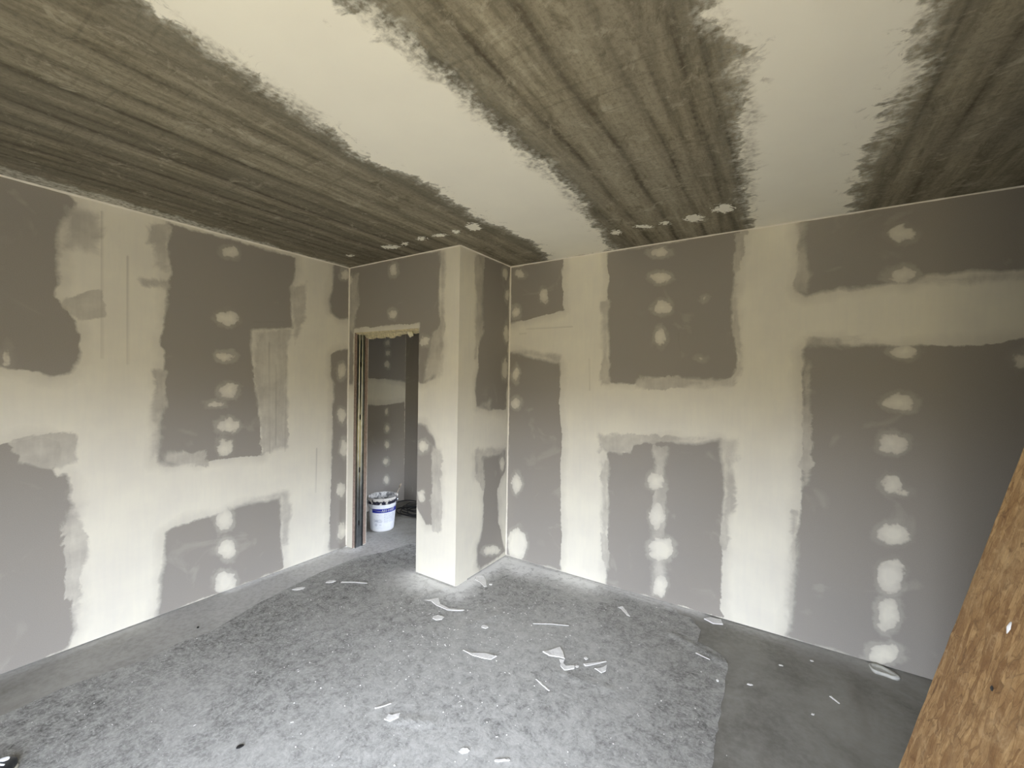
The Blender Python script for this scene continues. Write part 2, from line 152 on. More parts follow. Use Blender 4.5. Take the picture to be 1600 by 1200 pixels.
def ceiling_material():
    m = NT('board_marked_concrete_with_skim')
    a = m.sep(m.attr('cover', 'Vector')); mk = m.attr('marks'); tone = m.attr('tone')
    n1 = m.noise(7, 4, rough=0.6); n2 = m.noise(40, 4, rough=0.6)
    fr = m.noise(6, 6, vec=m.mapping((1.0, 1.7, 1)), dist=0.5, rough=0.62)   # fringes dragged across the joint
    n3 = m.noise(2.0, 4, dist=0.5)
    d = m.math('ADD', a[0], m.math('MULTIPLY', m.math('SUBTRACT', fr, 0.5), 0.19))
    d = m.math('ADD', d, m.math('MULTIPLY', m.math('SUBTRACT', n2, 0.5), 0.03))
    big = m.noise(3.2, 5, dist=0.8, rough=0.6)
    d = m.math('ADD', d, m.math('MULTIPLY', m.math('SUBTRACT', big, 0.5), 0.10))
    cov = m.rng(d, -0.012, 0.016, 0, 1, True)
    thin = m.math('MULTIPLY', m.rng(d, -0.060, -0.004, 0, 1, True), m.rng(n2, 0.40, 0.62, 0.05, 0.42))
    worn = m.math('MULTIPLY', m.rng(d, 0.09, 0.0, 0, 1), m.rng(m.noise(11, 5, dist=1.0, rough=0.7), 0.55, 0.66, 0, 0.75, True))
    cov = m.math('MAXIMUM', m.math('SUBTRACT', cov, m.math('MULTIPLY', worn, cov)), thin)
    sk = m.math('ADD', a[1], m.math('MULTIPLY', m.math('SUBTRACT', fr, 0.5), 0.20))
    skm = m.rng(sk, -0.01, 0.05, 0, 0.75, True)
    cov = m.mix(skm, cov, m.rng(n2, 0.36, 0.60, 0.10, 0.80))
    sp = m.math('ADD', a[2], m.math('MULTIPLY', m.math('SUBTRACT', m.noise(28, 4, dist=1.2, rough=0.6), 0.54), 0.15))
    cov = m.math('MAXIMUM', cov, m.rng(sp, -0.001, 0.005))
    streak = m.noise(6, 5, vec=m.mapping((5, 0.5, 1)), rough=0.65)
    fine = m.noise(70, 5, rough=0.7); grain = m.noise(300, 2)
    c = m.mix(m.rng(streak, 0.32, 0.68), (0.20, 0.175, 0.115), (0.49, 0.437, 0.31))
    c = m.mix(m.rng(n3, 0.4, 0.65, 0, 0.5), c, (0.38, 0.345, 0.26))
    c = m.mix(m.rng(fine, 0.46, 0.66, 0, 0.5), c, (0.13, 0.113, 0.078))
    c = m.mix(m.rng(grain, 0.45, 0.7, 0, 0.28), c, (0.34, 0.32, 0.26))
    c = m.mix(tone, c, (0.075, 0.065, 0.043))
    g = m.math('ADD', mk, m.math('MULTIPLY', m.math('SUBTRACT', n2, 0.5), 0.036))
    c = m.mix(m.math('MULTIPLY', m.rng(g, 0.0, 0.022, 0.80, 0, True), m.rng(m.noise(2.5, 4), 0.35, 0.6, 0.25, 1.0)), c, (0.06, 0.050, 0.032))
    c = m.mix(m.rng(g, 0.02, 0.07, 0.30, 0), c, (0.07, 0.06, 0.04))
    stain = m.rng(m.noise(4.0, 7, vec=m.mapping((1.6, 0.8, 1)), dist=1.4, rough=0.72), 0.54, 0.66, 0, 0.55, True)
    c = m.mix(stain, c, (0.095, 0.080, 0.050))
    pale = m.rng(m.noise(9, 6, dist=0.8, rough=0.75), 0.55, 0.68, 0, 0.4, True)
    c = m.mix(pale, c, (0.50, 0.46, 0.35))
    rib = m.rng(m.noise(5, 4, vec=m.mapping((0.7, 9, 1)), dist=0.6), 0.60, 0.70, 0, 0.30)
    c = m.mix(rib, c, (0.10, 0.088, 0.06))
    damp = m.rng(a[0], -0.16, -0.01, 0, 0.5)
    c = m.mix(m.math('MULTIPLY', damp, m.rng(n2, 0.3, 0.6)), c, (0.13, 0.135, 0.115))
    pl = m.mix(m.rng(m.noise(3, 3), 0.35, 0.65), (0.90, 0.87, 0.74), (0.87, 0.84, 0.72))
    col = m.mix(cov, c, pl)
    m.color(col)
    h = m.math('ADD', m.math('MULTIPLY', fine, 0.5), m.math('MULTIPLY', m.rng(g, 0, 0.02), 0.8))
    h = m.mix(cov, h, (1.3, 1.3, 1.3))
    m.bump(h, 0.5, 0.006)
    return m.m

def screed_material():
    m = NT('dusty_concrete_screed')
    n1 = m.noise(2.2, 5, dist=0.6, rough=0.6); n2 = m.noise(30, 5, rough=0.65); dust = m.attr('marks')
    c = m.mix(m.rng(n1, 0.36, 0.66), (0.175, 0.167, 0.142), (0.30, 0.29, 0.255))
    c = m.mix(m.rng(n2, 0.40, 0.72, 0, 0.35), c, (0.36, 0.35, 0.32))
    c = m.mix(m.rng(m.noise(7, 3, vec=m.mapping((1, 0.25, 1))), 0.52, 0.72, 0, 0.35), c, (0.16, 0.145, 0.12))
    dd = m.math('MULTIPLY', dust, m.rng(n2, 0.25, 0.55, 0.55, 1.0))
    c = m.mix(dd, c, (0.78, 0.775, 0.76))
    m.color(c); m.bump(n2, 0.25, 0.003)
    return m.m

def felt_material():
    m = NT('grey_dusty_fleece')
    warp = m.noise(5, 3, col=True)
    v = m.t.nodes.new('ShaderNodeVectorMath'); v.operation = 'MULTIPLY_ADD'
    m.put(v.inputs[0], warp); v.inputs[1].default_value = (0.06, 0.06, 0); m.put(v.inputs[2], m.obj())
    n1 = m.noise(17, 8, vec=v.outputs[0], dist=0.5, rough=0.74)
    n2 = m.noise(70, 5, vec=v.outputs[0], dist=0.4, rough=0.7); n3 = m.noise(1.5, 4, dist=0.5)
    fib = m.noise(26, 5, vec=m.mapping((1, 3.2, 1), (0, 0, 0.5), v.outputs[0]), dist=0.6, rough=0.7)
    dust_light_mix = m.attr('tone')
    c = m.mix(m.rng(n1, 0.36, 0.62), (0.105, 0.104, 0.098), (0.33, 0.327, 0.308))
    c = m.mix(m.rng(n2, 0.42, 0.68, 0, 0.6), c, (0.56, 0.555, 0.52))
    c = m.mix(m.rng(fib, 0.58, 0.68, 0, 0.40, True), c, (0.70, 0.695, 0.655))
    c = m.mix(m.rng(n3, 0.42, 0.66, 0, 0.40), c, (0.51, 0.505, 0.475))
    white = m.rng(m.noise(150, 3, rough=0.7), 0.655, 0.70, 0, 0.75)
    c = m.mix(white, c, (0.72, 0.72, 0.70))
    dust = m.attr('marks')
    c = m.mix(m.math('MULTIPLY', dust_light_mix, m.rng(n1, 0.35, 0.6, 0.35, 1.0)), c, (0.62, 0.615, 0.585))
    dd = m.math('MULTIPLY', dust, m.rng(n1, 0.34, 0.52, 0.55, 1.3), clamp=True)
    c = m.mix(dd, c, (0.82, 0.82, 0.80))
    m.color(c); m.bump(m.math('ADD', n1, m.math('MULTIPLY', n2, 0.5)), 0.45, 0.004)
    return m.m

def osb_material():
    m = NT('oriented_strand_board')
    warp = m.noise(9, 3, col=True)
    v = m.t.nodes.new('ShaderNodeVectorMath'); v.operation = 'MULTIPLY_ADD'
    m.put(v.inputs[0], warp); v.inputs[1].default_value = (0.045, 0.045, 0.0); m.put(v.inputs[2], m.obj())
    col = None
    for i, (ang, sc) in enumerate([(0.15, (52, 13, 1)), (-0.5, (60, 15, 1)), (0.75, (56, 16, 1)), (1.35, (64, 17, 1)), (-1.1, (70, 20, 1))]):
        mp_ = m.mapping(sc, (0, 0, ang), v.outputs[0])
        r = m.sep(m.voronoi(1.0, mp_))
        e = m.voronoi(1.0, mp_, 'DISTANCE_TO_EDGE', 'Distance')
        g = m.noise(1.0, 4, vec=m.mapping((sc[0]*5, sc[1]*1.2, 1), (0, 0, ang), v.outputs[0]))
        c = m.mix(r[0], (0.27, 0.15, 0.063), (0.52, 0.335, 0.155))
        c = m.mix(m.rng(g, 0.42, 0.68, 0, 0.5), c, (0.235, 0.115, 0.040))
        c = m.mix(m.rng(e, 0.0, 0.06, 0.5, 0), c, (0.085, 0.038, 0.014))
        if col is None: col = c
        else:
            k = m.rng(r[1], 0.54, 0.58)
            col = m.mix(k, col, c)
    low = m.noise(5, 3)
    col = m.mix(m.rng(low, 0.5, 0.7, 0, 0.35), col, (0.56, 0.40, 0.215))
    mot = m.noise(38, 6, dist=0.8, rough=0.72)
    col = m.mix(m.rng(mot, 0.36, 0.50, 0.55, 0), col, (0.20, 0.10, 0.038))
    col = m.mix(m.rng(mot, 0.54, 0.68, 0, 0.5), col, (0.62, 0.44, 0.24))
    dk = m.rng(m.noise(22, 6, dist=1.2, rough=0.7), 0.60, 0.70, 0, 0.65)
    col = m.mix(dk, col, (0.10, 0.045, 0.018))
    m.color(col); m.b.inputs['Roughness'].default_value = 0.62
    m.bump(m.noise(60, 4), 0.35, 0.003)
    return m.m

M_wall = wall_material(); M_ceil = ceiling_material(); M_screed = screed_material()
M_felt = felt_material(); M_osb = osb_material()
M_bead = simple('white_sealant', (0.84, 0.80, 0.70), 0.7, var=0.05)
M_chip = simple('dried_plaster', (0.80, 0.79, 0.76), 0.85, var=0.08, scale=60, bump=0.2)
M_steel = simple('galvanised_steel', (0.30, 0.32, 0.33), 0.28, 1.0, var=0.18, scale=14)
M_core = simple('gypsum_core_edge', (0.33, 0.255, 0.21), 0.9, var=0.2, scale=60)
M_wool = simple('yellow_mineral_wool', (0.66, 0.58, 0.36), 0.95, var=0.25, scale=50, bump=0.8)
M_lime = simple('pale_limewash', (0.62, 0.60, 0.55), 0.9)
M_buck = simple('white_polypropylene', (0.80, 0.82, 0.84), 0.38, var=0.03, scale=8, spec=0.5)
M_rim = simple('smeared_dark_rim', (0.035, 0.035, 0.045), 0.6, var=0.6, scale=35, bump=0.3)
M_blue = simple('blue_label_print', (0.015, 0.025, 0.30), 0.4, var=0.1, spec=0.5)
M_print = simple('grey_label_print', (0.34, 0.37, 0.45), 0.6, var=0.1)
M_wire = simple('steel_wire', (0.45, 0.45, 0.45), 0.35, 1.0)
M_rubber = simple('black_rubber', (0.018, 0.018, 0.018), 0.45, var=0.2)
M_wood = simple('weathered_timber', (0.36, 0.31, 0.25), 0.8, var=0.25, scale=40)
M_dark = simple('black_leather', (0.018, 0.020, 0.024), 0.35, var=0.2, spec=0.5)
M_sole = simple('cream_rubber_sole', (0.58, 0.56, 0.48), 0.7)
M_lace = simple('white_lace', (0.85, 0.86, 0.88), 0.8)

def resid_material():
    m = NT('bucket_inside_with_plaster_smears')
    n = m.noise(22, 5, dist=1.0)
    m.color(m.mix(m.rng(n, 0.40, 0.52), (0.22, 0.22, 0.22), (0.72, 0.71, 0.68))); m.bump(n, 0.5, 0.004)
    return m.m
def rim_material():
    m = NT('dark_rim_with_plaster_crust')
    n = m.noise(26, 5, dist=0.6)
    m.color(m.mix(m.rng(m.math('ADD', n, m.rng(m.sep(m.obj())[2], 0.318, 0.345, -0.04, 0.18)), 0.50, 0.60), (0.02, 0.02, 0.035), (0.62, 0.60, 0.56))); m.bump(n, 0.5, 0.004)
    return m.m
M_resid = resid_material(); M_rimc = rim_material()

# ------------------------------------------------------------------ object helpers
def tag(o, label=None, cat=None, group=None, kind=None):
    if label: o['label'] = label
    if cat: o['category'] = cat
    if group: o['group'] = group
    if kind: o['kind'] = kind
    return o
def link(name, me, mat, parent=None, smooth=False):
    if mat: me.materials.append(mat)
    o = bpy.data.objects.new(name, me); C.objects.link(o)
    if parent: o.parent = parent
    if smooth:
        for p_ in me.polygons: p_.use_smooth = True
    return o
def from_bm(name, bm, mat, parent=None, smooth=False):
    bmesh.ops.recalc_face_normals(bm, faces=bm.faces)
    me = bpy.data.meshes.new(name); bm.to_mesh(me); bm.free()
    return link(name, me, mat, parent, smooth)
def empty(name, loc, rz=0, **k):
    o = bpy.data.objects.new(name, None); C.objects.link(o); o.location = loc; o.rotation_euler = (0, 0, rz)
    o.empty_display_size = 0.1
    return tag(o, **k)
def box(bm, a, b):
    vs = [bm.verts.new((x, y, z)) for x in (a[0], b[0]) for y in (a[1], b[1]) for z in (a[2], b[2])]
    for f in ((0, 1, 3, 2), (4, 6, 7, 5), (0, 4, 5, 1), (2, 3, 7, 6), (0, 2, 6, 4), (1, 5, 7, 3)):
        bm.faces.new([vs[i] for i in f])
def tube(bm, pts, r, n=8, closed=False):
    pts = [Vector(p_) for p_ in pts]; rings = []; ref = None
    for i, p_ in enumerate(pts):
        a = pts[max(0, i-1)]; b = pts[min(len(pts)-1, i+1)]
        if closed: a = pts[i-1]; b = pts[(i+1) % len(pts)]
        t = (b-a).normalized()
        if ref is None: ref = t.orthogonal().normalized()
        ref = (ref - t*ref.dot(t)).normalized(); bi = t.cross(ref)
        rr = r[i] if isinstance(r, (list, tuple)) else r
        rings.append([bm.verts.new(p_ + (ref*math.cos(2*math.pi*k/n) + bi*math.sin(2*math.pi*k/n))*rr) for k in range(n)])
    m = len(rings)
    for i in range(m if closed else m-1):
        A, B = rings[i], rings[(i+1) % m]
        for k in range(n): bm.faces.new((A[k], A[(k+1) % n], B[(k+1) % n], B[k]))
    if not closed: bm.faces.new(rings[0][::-1]); bm.faces.new(rings[-1])
def lathe(bm, prof, n=48, jit=None):
    rings = []
    for r, z in prof:
        rings.append([bm.verts.new((r*math.cos(2*math.pi*k/n), r*math.sin(2*math.pi*k/n), z)) for k in range(n)])
    for i in range(len(rings)-1):
        for k in range(n): bm.faces.new((rings[i][k], rings[i][(k+1) % n], rings[i+1][(k+1) % n], rings[i+1][k]))
    return rings

# ------------------------------------------------------------------ traced fields
def seg_dist(P, A, B):
    AB = B-A; L = max(float(AB@AB), 1e-12)
    t = np.clip(((P-A)@AB)/L, 0, 1)
    return np.linalg.norm(P-(A+t[:, None]*AB), axis=1)
def poly_sd(P, poly):
    Q = np.array(poly, float); n = len(Q); d = np.full(len(P), 9.0); ins = np.zeros(len(P), bool)
    for i in range(n):
        A, B = Q[i], Q[(i+1) % n]
        d = np.minimum(d, seg_dist(P, A, B))
        if A[1] != B[1]:
            c = (A[1] > P[:, 1]) != (B[1] > P[:, 1])
            xx = (B[0]-A[0])*(P[:, 1]-A[1])/(B[1]-A[1]) + A[0]
            ins ^= c & (P[:, 0] < xx)
    return np.where(ins, d, -d)
def union(P, polys):
    v = np.full(len(P), -9.0)
    for q in polys: v = np.maximum(v, poly_sd(P, q))
    return v
def spots_field(P, sp):
    v = np.full(len(P), -9.0)
    for x, y, ax, ay, bx, by in sp:
        Mx = np.array([[ax, bx], [ay, by]])
        if abs(np.linalg.det(Mx)) < 1e-9: continue
        q = np.linalg.solve(Mx, (P-np.array([x, y])).T)
        rm = math.sqrt(abs(np.linalg.det(Mx)))
        v = np.maximum(v, (1-np.sqrt((q**2).sum(0)))*rm)
    return v
def lines_field(P, ls):
    v = np.full(len(P), 9.0)
    for l in ls: v = np.minimum(v, seg_dist(P, np.array(l[0]), np.array(l[1])))
    return v

def fields(key, P):
    t = TR.get(key)
    n = len(P)
    if t is None: return np.tile(np.array([-9., -9., -9.]), (n, 1)), np.full(n, 9.0)
    bare = union(P, t['bare']); cov = bare if key == 'K' else -bare
    return np.stack([cov, union(P, t['skim']), spots_field(P, t['spots'])], 1), lines_field(P, t['lines'])

def set_attrs(me, cover, marks, tone=None):
    a = me.attributes.new('cover', 'FLOAT_VECTOR', 'POINT'); a.data.foreach_set('vector', cover.astype(np.float32).ravel())
    a = me.attributes.new('marks', 'FLOAT', 'POINT'); a.data.foreach_set('value', marks.astype(np.float32))
    if tone is not None:
        a = me.attributes.new('tone', 'FLOAT', 'POINT'); a.data.foreach_set('value', tone.astype(np.float32))

def slab(name, axis, pos, rects, thick, key, mat=None, step=0.015, label=None, cat='wall', field=None, extra=None):
    """finely gridded face on the plane axis=pos, closed to a slab of the given signed thickness"""
    ax = 'xyz'.index(axis); ua, va = [i for i in range(3) if i != ax]
    V = []; F = []; off = 0; UV = []
    for (u0, u1, v0, v1) in rects:
        nu = max(1, int(math.ceil((u1-u0)/step))); nv = max(1, int(math.ceil((v1-v0)/step)))
        uu, vv = np.meshgrid(np.linspace(u0, u1, nu+1), np.linspace(v0, v1, nv+1), indexing='ij')
        P = np.zeros(((nu+1)*(nv+1), 3)); P[:, ax] = pos; P[:, ua] = uu.ravel(); P[:, va] = vv.ravel()
        idx = np.arange((nu+1)*(nv+1)).reshape(nu+1, nv+1) + off
        q = np.stack([idx[:-1, :-1], idx[1:, :-1], idx[1:, 1:], idx[:-1, 1:]], -1).reshape(-1, 4)
        V.append(P); F.append(q); off += len(P)
        B = []
        for d_ in (0, thick):
            for (u, v) in ((u0, v0), (u1, v0), (u1, v1), (u0, v1)):
                c = [0, 0, 0]; c[ax] = pos+d_; c[ua] = u; c[va] = v; B.append(c)
        V.append(np.array(B, float))
        F.append(np.array([[4, 5, 6, 7], [0, 1, 5, 4], [1, 2, 6, 5], [2, 3, 7, 6], [3, 0, 4, 7]])+off); off += 8
    if axis != 'z':
        s_ = 0.02 if thick > 0 else -0.02
        for (u0, u1, v0, v1) in rects:
            if v0 != G or abs(thick) < .03: continue
            B = []
            for d_ in (s_, thick):
                for (u, v) in ((u0, 0.0), (u1, 0.0), (u1, G+.001), (u0, G+.001)):
                    c = [0, 0, 0]; c[ax] = pos+d_; c[ua] = u; c[va] = v; B.append(c)
            V.append(np.array(B, float))
            F.append(np.array([[0, 1, 2, 3], [4, 5, 6, 7], [0, 1, 5, 4], [1, 2, 6, 5], [2, 3, 7, 6], [3, 0, 4, 7]])+off); off += 8
    V = np.concatenate(V); F = np.concatenate(F)
    me = bpy.data.meshes.new(name); me.from_pydata(V.tolist(), [], F.tolist()); me.update()
    UV = V[:, [ua, va]]
    if field: cv, mk, tn = field(UV)
    else: (cv, mk), tn = fields(key, UV), None
    set_attrs(me, cv, mk, tn)
    o = link(name, me, mat or M_wall)
    tag(o, label, cat, kind='structure')
    return o

G = 0.008   # the boards stop a few millimetres above the floor
slab('wall_left', 'x', 0.0, [(WY, 0.0, G, H)], -0.12, 'A', label='long left wall of grey plasterboard with white filled joints')
slab('wall_doorway', 'y', 0.0, [(0.0, 0.085, G, H), (0.085, 0.926, 2.035, H), (0.926, X1, G, H)], 0.15, 'B', label='narrow wall with the open doorway and projecting white corner')
slab('wall_return', 'x', X1, [(0.15, D, G, H)], -0.15, 'C', label='short side wall between the white corner and the long far wall')
# front strip of the return, which is the end of the doorway wall
slab('wall_corner', 'x', X1+0.0005, [(0.0, 0.15, G, H)], -0.0005, 'C', label='white filled strip along the projecting corner')
slab('wall_far', 'y', D, [(X1-0.15, 5.0, G, H)], 0.12, 'D', label='long far wall of grey plasterboard with filled joints and screw spots')
blank = lambda P: (np.tile(np.array([-0.2, -9., -9.]), (len(P), 1)), np.full(len(P), 9.0), None)
slab('wall_right', 'x', 4.09, [(WY, VY0, G, H), (VY0, VY1, WZ1, H), (VY0, VY1, G, WZ0), (VY1, -0.58, G, H)], 0.15, None, step=0.3, field=blank, label='right wall carrying the leaning strand board')
slab('wall_alcove', 'y', -0.58, [(4.24, 5.0, G, H)], -0.12, None, step=0.3, field=blank, label='wall closing the alcove at the right')
slab('wall_end', 'x', 5.0, [(-0.70, D+0.12, G, H)], 0.12, None, step=0.3, field=blank, label='end wall of the alcove at the right')
slab('wall_rear', 'y', WY, [(-0.12, WX0, 0, H), (WX1, 4.24, 0, H), (WX0, WX1, WZ1, H), (WX0, WX1, 0, WZ0)], -0.25, None, step=0.3, field=blank, label='rear wall with the wide balcony opening')
# rooms beyond the doorway
slab('wall_passage', 'x', -0.69, [(0.15, 1.355, G, H)], -0.12, 'E', label='passage wall seen through the doorway with a pale filled band')
slab('wall_passage_end', 'y', 1.355, [(-0.81, X1, G, H)], 0.12, None, step=0.3, field=blank, label='end wall of the passage behind the bucket')
slab('wall_passage_left', 'y', 0.149, [(-0.81, 0.0, G, H)], -0.10, None, step=0.3, field=blank, label='passage side wall beside the doorway')
slab('wall_passage_right', 'x', 1.2, [(D+0.12, 0.92, G, H), (1.29, 1.355, G, H), (0.92, 1.29, G, 0.35), (0.92, 1.29, 1.15, H)], 0.12, None, step=0.3, field=blank, label='hidden passage wall with an opening added to light the passage')  # unseen opening, cut in only to bring light into the passage

def ceil_field(P):
    cv, mk = fields('K', P)
    x, y = P[:, 0], P[:, 1]
    r_ = random.Random(11)
    gl = [(-0.3, .6), (0.28, .5), (0.36, .8), (0.45, .5), (0.53, .9), (0.62, .5), (0.737, 1.), (0.84, .6), (0.97, 1.), (1.08, .5), (1.25, 1.), (1.42, .7), (1.60, .6), (1.75, .4),
          (2.50, .5), (2.64, 1.), (2.82, 1.), (3.00, .8), (3.09, .5), (3.17, .8), (3.24, .7), (3.86, .6), (4.02, .9), (4.2, .7), (4.45, .8), (4.7, .7)]
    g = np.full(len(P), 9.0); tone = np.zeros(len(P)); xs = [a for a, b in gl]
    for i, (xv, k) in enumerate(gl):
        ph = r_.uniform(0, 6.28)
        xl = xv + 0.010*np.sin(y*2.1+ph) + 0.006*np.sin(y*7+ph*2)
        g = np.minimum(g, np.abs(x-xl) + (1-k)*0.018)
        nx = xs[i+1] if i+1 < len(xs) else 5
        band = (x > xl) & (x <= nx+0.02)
        tone = np.where(band, r_.uniform(0.22, 0.58) if xv < 1.8 else r_.uniform(0.0, 0.22) if xv < 3.5 else r_.uniform(0.2, 0.5), tone)  # random per board; outer boards darker to paint in the room's light falloff
    
    # coverage, groove distance and board tone
    return cv, g, tone
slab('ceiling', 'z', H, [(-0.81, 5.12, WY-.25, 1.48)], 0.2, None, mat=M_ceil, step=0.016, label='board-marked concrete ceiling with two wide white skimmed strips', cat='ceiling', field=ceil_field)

def dust_of(P):
    base = [((0.93, 0.0), (X1, 0.0), 0.10, .75), ((X1, 0.0), (X1, D), 0.075, 1.), ((X1, D), (2.15, D), 0.10, 1.0), ((2.15, D), (3.0, D), 0.04, .8),
            ((0.0, -1.0), (0.0, 0.0), 0.045, .8), ((0.0, 0.0), (0.09, 0.0), 0.09, 1.), ((0.0, -3.2), (0.0, -1.0), 0.05, .35), ((3.0, D), (4.0, D), 0.05, .25)]
    v = np.zeros(len(P))
    for a, b, s, k in base: v = np.maximum(v, k*np.exp(-(seg_dist(P, np.array(a), np.array(b))/(s*1.6))**1.5))
    for (cx, cy, rx, ry, k) in [(1.12, -0.12, 0.22, 0.13, .55), (1.45, -0.08, 0.10, 0.12, .5), (1.6, 0.56, 0.25, 0.14, .7)]:
        v = np.maximum(v, k*np.exp(-(((P[:, 0]-cx)/rx)**2+((P[:, 1]-cy)/ry)**2)))
    return np.clip(v*1.3, 0, 1)
def floor_field(P):
    return np.tile(np.array([-9., -9., -9.]), (len(P), 1)), np.maximum(dust_of(P), 0.62*np.clip((0.95-P[:, 0])/0.3, 0, 1)*np.clip((P[:, 1]+2.4)/2.0, 0, 1)*np.clip((0.6-P[:, 1])/0.4, 0, 1)), None
slab('floor', 'z', 0.0, [(-0.81, 5.12, WY-.25, 1.48)], -0.2, None, mat=M_screed, step=0.03, label='bare dusty concrete screed floor', cat='floor', field=floor_field)

# white sealant lines in the inner corners
def bead(name, a, b, s, label):
    bm = bmesh.new(); a = Vector(a); b = Vector(b); dd = b-a; ax = max(range(3), key=lambda i: abs(dd[i]))
    n = max(2, int(dd.length/0.06)); o1, o2 = [i for i in range(3) if i != ax]; rr = []
    r_ = random.Random(int(abs(a.x*31+a.z*7)*100))
    for i in range(n+1):
        p_ = a.lerp(b, i/n); k = r_.uniform(0.8, 1.2)
        q = []
        for (e, f) in ((0, 0), (1, 0), (0.35, 0.35), (0, 1)):
            v = p_.copy(); v[o1] += s[0]*e*k; v[o2] += s[1]*f*k; q.append(bm.verts.new(v))
        rr.append(q)
    for i in range(n):
        for k in range(4): bm.faces.new((rr[i][k], rr[i][(k+1) % 4], rr[i+1][(k+1) % 4], rr[i+1][k]))
    bm.faces.new(rr[0]); bm.faces.new(rr[-1][::-1])
    tag(from_bm(name, bm, M_bead), label, 'trim', kind='structure')
e = 0.009
bead('trim_1', (0, 0, 0.02), (0, 0, H-0.001), (e, -e), 'white vertical joint in the corner left of the doorway')
bead('trim_2', (X1+.0006, D, 0.02), (X1+.0006, D, H-0.001), (e, -e), 'white vertical joint in the corner between return and far wall')
bead('trim_3', (0, WY+.01, H), (0, -0.01, H), (e, -e), 'white line where the left wall meets the ceiling')
bead('trim_4', (0.01, 0, H), (X1, 0, H), (-e*.8, -e*.8), 'white line where the doorway wall meets the ceiling')
bead('trim_5', (X1+.0006, 0.0, H), (X1+.0006, D-.01, H), (e*.8, -e*.8), 'white line where the return wall meets the ceiling')
bead('trim_6', (X1+.01, D, H), (4.99, D, H), (-e*.8, -e*.8), 'white line where the far wall meets the ceiling')

# ------------------------------------------------------------------ grey fleece sheet on the floor
def felt():
    L = TR['F']['felt'][0]; Rr = TR['F']['felt'][1]
    c = 0.012
    poly = [(0.43, -3.3), (0.40, -2.6)] + [tuple(q) for q in L] + [(0.62, 0.40), (0.915, 0.30), (0.915, -c*1.5), (X1+c, -c*1.5), (X1+c, D-0.035), (1.9, D-0.03), (2.5, D-.045), (2.85, D-.05)] \
        + [tuple(q) for q in Rr if q[1] < D-0.05] + [(3.27, -1.2), (3.25, -2.2), (3.29, -3.3)]
    # jitter along the edge
    out = []
    r_ = random.Random(3)
    for i in range(len(poly)):
        a = Vector(poly[i]); b = Vector(poly[(i+1) % len(poly)]); n = max(1, int((b-a).length/0.035))
        for k in range(n):
            q = a.lerp(b, k/n)
            if 0 < k and not (q.y > -0.05 and q.x > 0.9 and q.x < 1.45): q += Vector((r_.uniform(-1, 1), r_.uniform(-1, 1)))*0.0045
            out.append(q)
    step = 0.02
    P = np.array([(q.x, q.y) for q in out])
    x0, x1, y0, y1 = P[:, 0].min(), P[:, 0].max(), P[:, 1].min(), P[:, 1].max()
    gx, gy = np.meshgrid(np.arange(x0, x1, step), np.arange(y0, y1, step), indexing='ij')
    Q = np.stack([gx.ravel(), gy.ravel()], 1)
    sd = poly_sd(Q, P); Q = Q[sd > 0.012]
    from mathutils.geometry import delaunay_2d_cdt
    n = len(P)
    vs = [Vector(p_) for p_ in P] + [Vector(q) for q in Q]
    res = delaunay_2d_cdt(vs, [(i, (i+1) % n) for i in range(n)], [list(range(n))], 1, 1e-6)
    V2, _, F2 = res[0], res[1], res[2]
    V2 = np.array([(v.x, v.y) for v in V2]); sd = poly_sd(V2, P)
    hgt = 0.003 + 0.0025*(np.sin(V2[:, 0]*5.1+np.sin(V2[:, 1]*3)*2)*np.sin(V2[:, 1]*4.3+1)) * np.clip(sd/0.3, 0, 1)
    # slightly lifted, puckered folds
    for (ax, ay, bx, by, k) in [(1.26, -.30, 1.30, -.05, .003), (2.45, -.40, 2.75, -.36, .003), (2.9, .33, 3.2, .22, .006), (1.75, -.33, 1.86, -.12, .003), (1.95, -1.13, 2.10, -1.05, .005)]:
        dd = seg_dist(V2, np.array([ax, ay]), np.array([bx, by])); hgt += k*np.exp(-(dd/0.03)**2)
    hgt = np.maximum(hgt, 0.002)
    N = len(V2)
    verts = np.concatenate([np.c_[V2, hgt], np.c_[V2, np.full(N, 0.0004)]])
    faces = [tuple(f) for f in F2]
    edge = {}
    for f in faces:
        for i in range(len(f)):
            k = (f[i], f[(i+1) % len(f)]); edge[k] = edge.get(k, 0)+1
    side = [(a, b, b+N, a+N) for (a, b) in edge if (b, a) not in edge]
    low = [tuple(i+N for i in f[::-1]) for f in faces]
    me = bpy.data.meshes.new('floor_fleece'); me.from_pydata(verts.tolist(), [], faces+side+low); me.update()
    VV = verts[:, :2]
    dd = dust_of(VV)
    # dust thinned out in a patch in front of the doorway
    dd = dd*(1-0.9*np.exp(-(((VV[:, 0]-0.75)/0.22)**2+((VV[:, 1]-0.12)/0.16)**2)))
    dust_and_light = 0.52*np.exp(-(((VV[:, 0]-2.3)/0.80)**2+((VV[:, 1]+0.9)/1.2)**2))  # pale dust mid-room, with the light falloff painted into the same mask
    dust_and_light = np.maximum(dust_and_light, 0.9*np.exp(-(((VV[:, 0]-2.7)/1.1)**2+((VV[:, 1]+3.0)/1.0)**2)))  # unseen fleece near the openings, whitened to bounce light onto the ceiling
    set_attrs(me, np.tile(np.array([-9., -9., -9.]), (len(verts), 1)), dd, dust_and_light)
    o = link('floor_fleece', me, M_felt)
    tag(o, 'large mottled grey fleece sheet covering the middle of the concrete floor', 'floor covering')
    return out
felt_edge = felt()
FZ = 0.0050

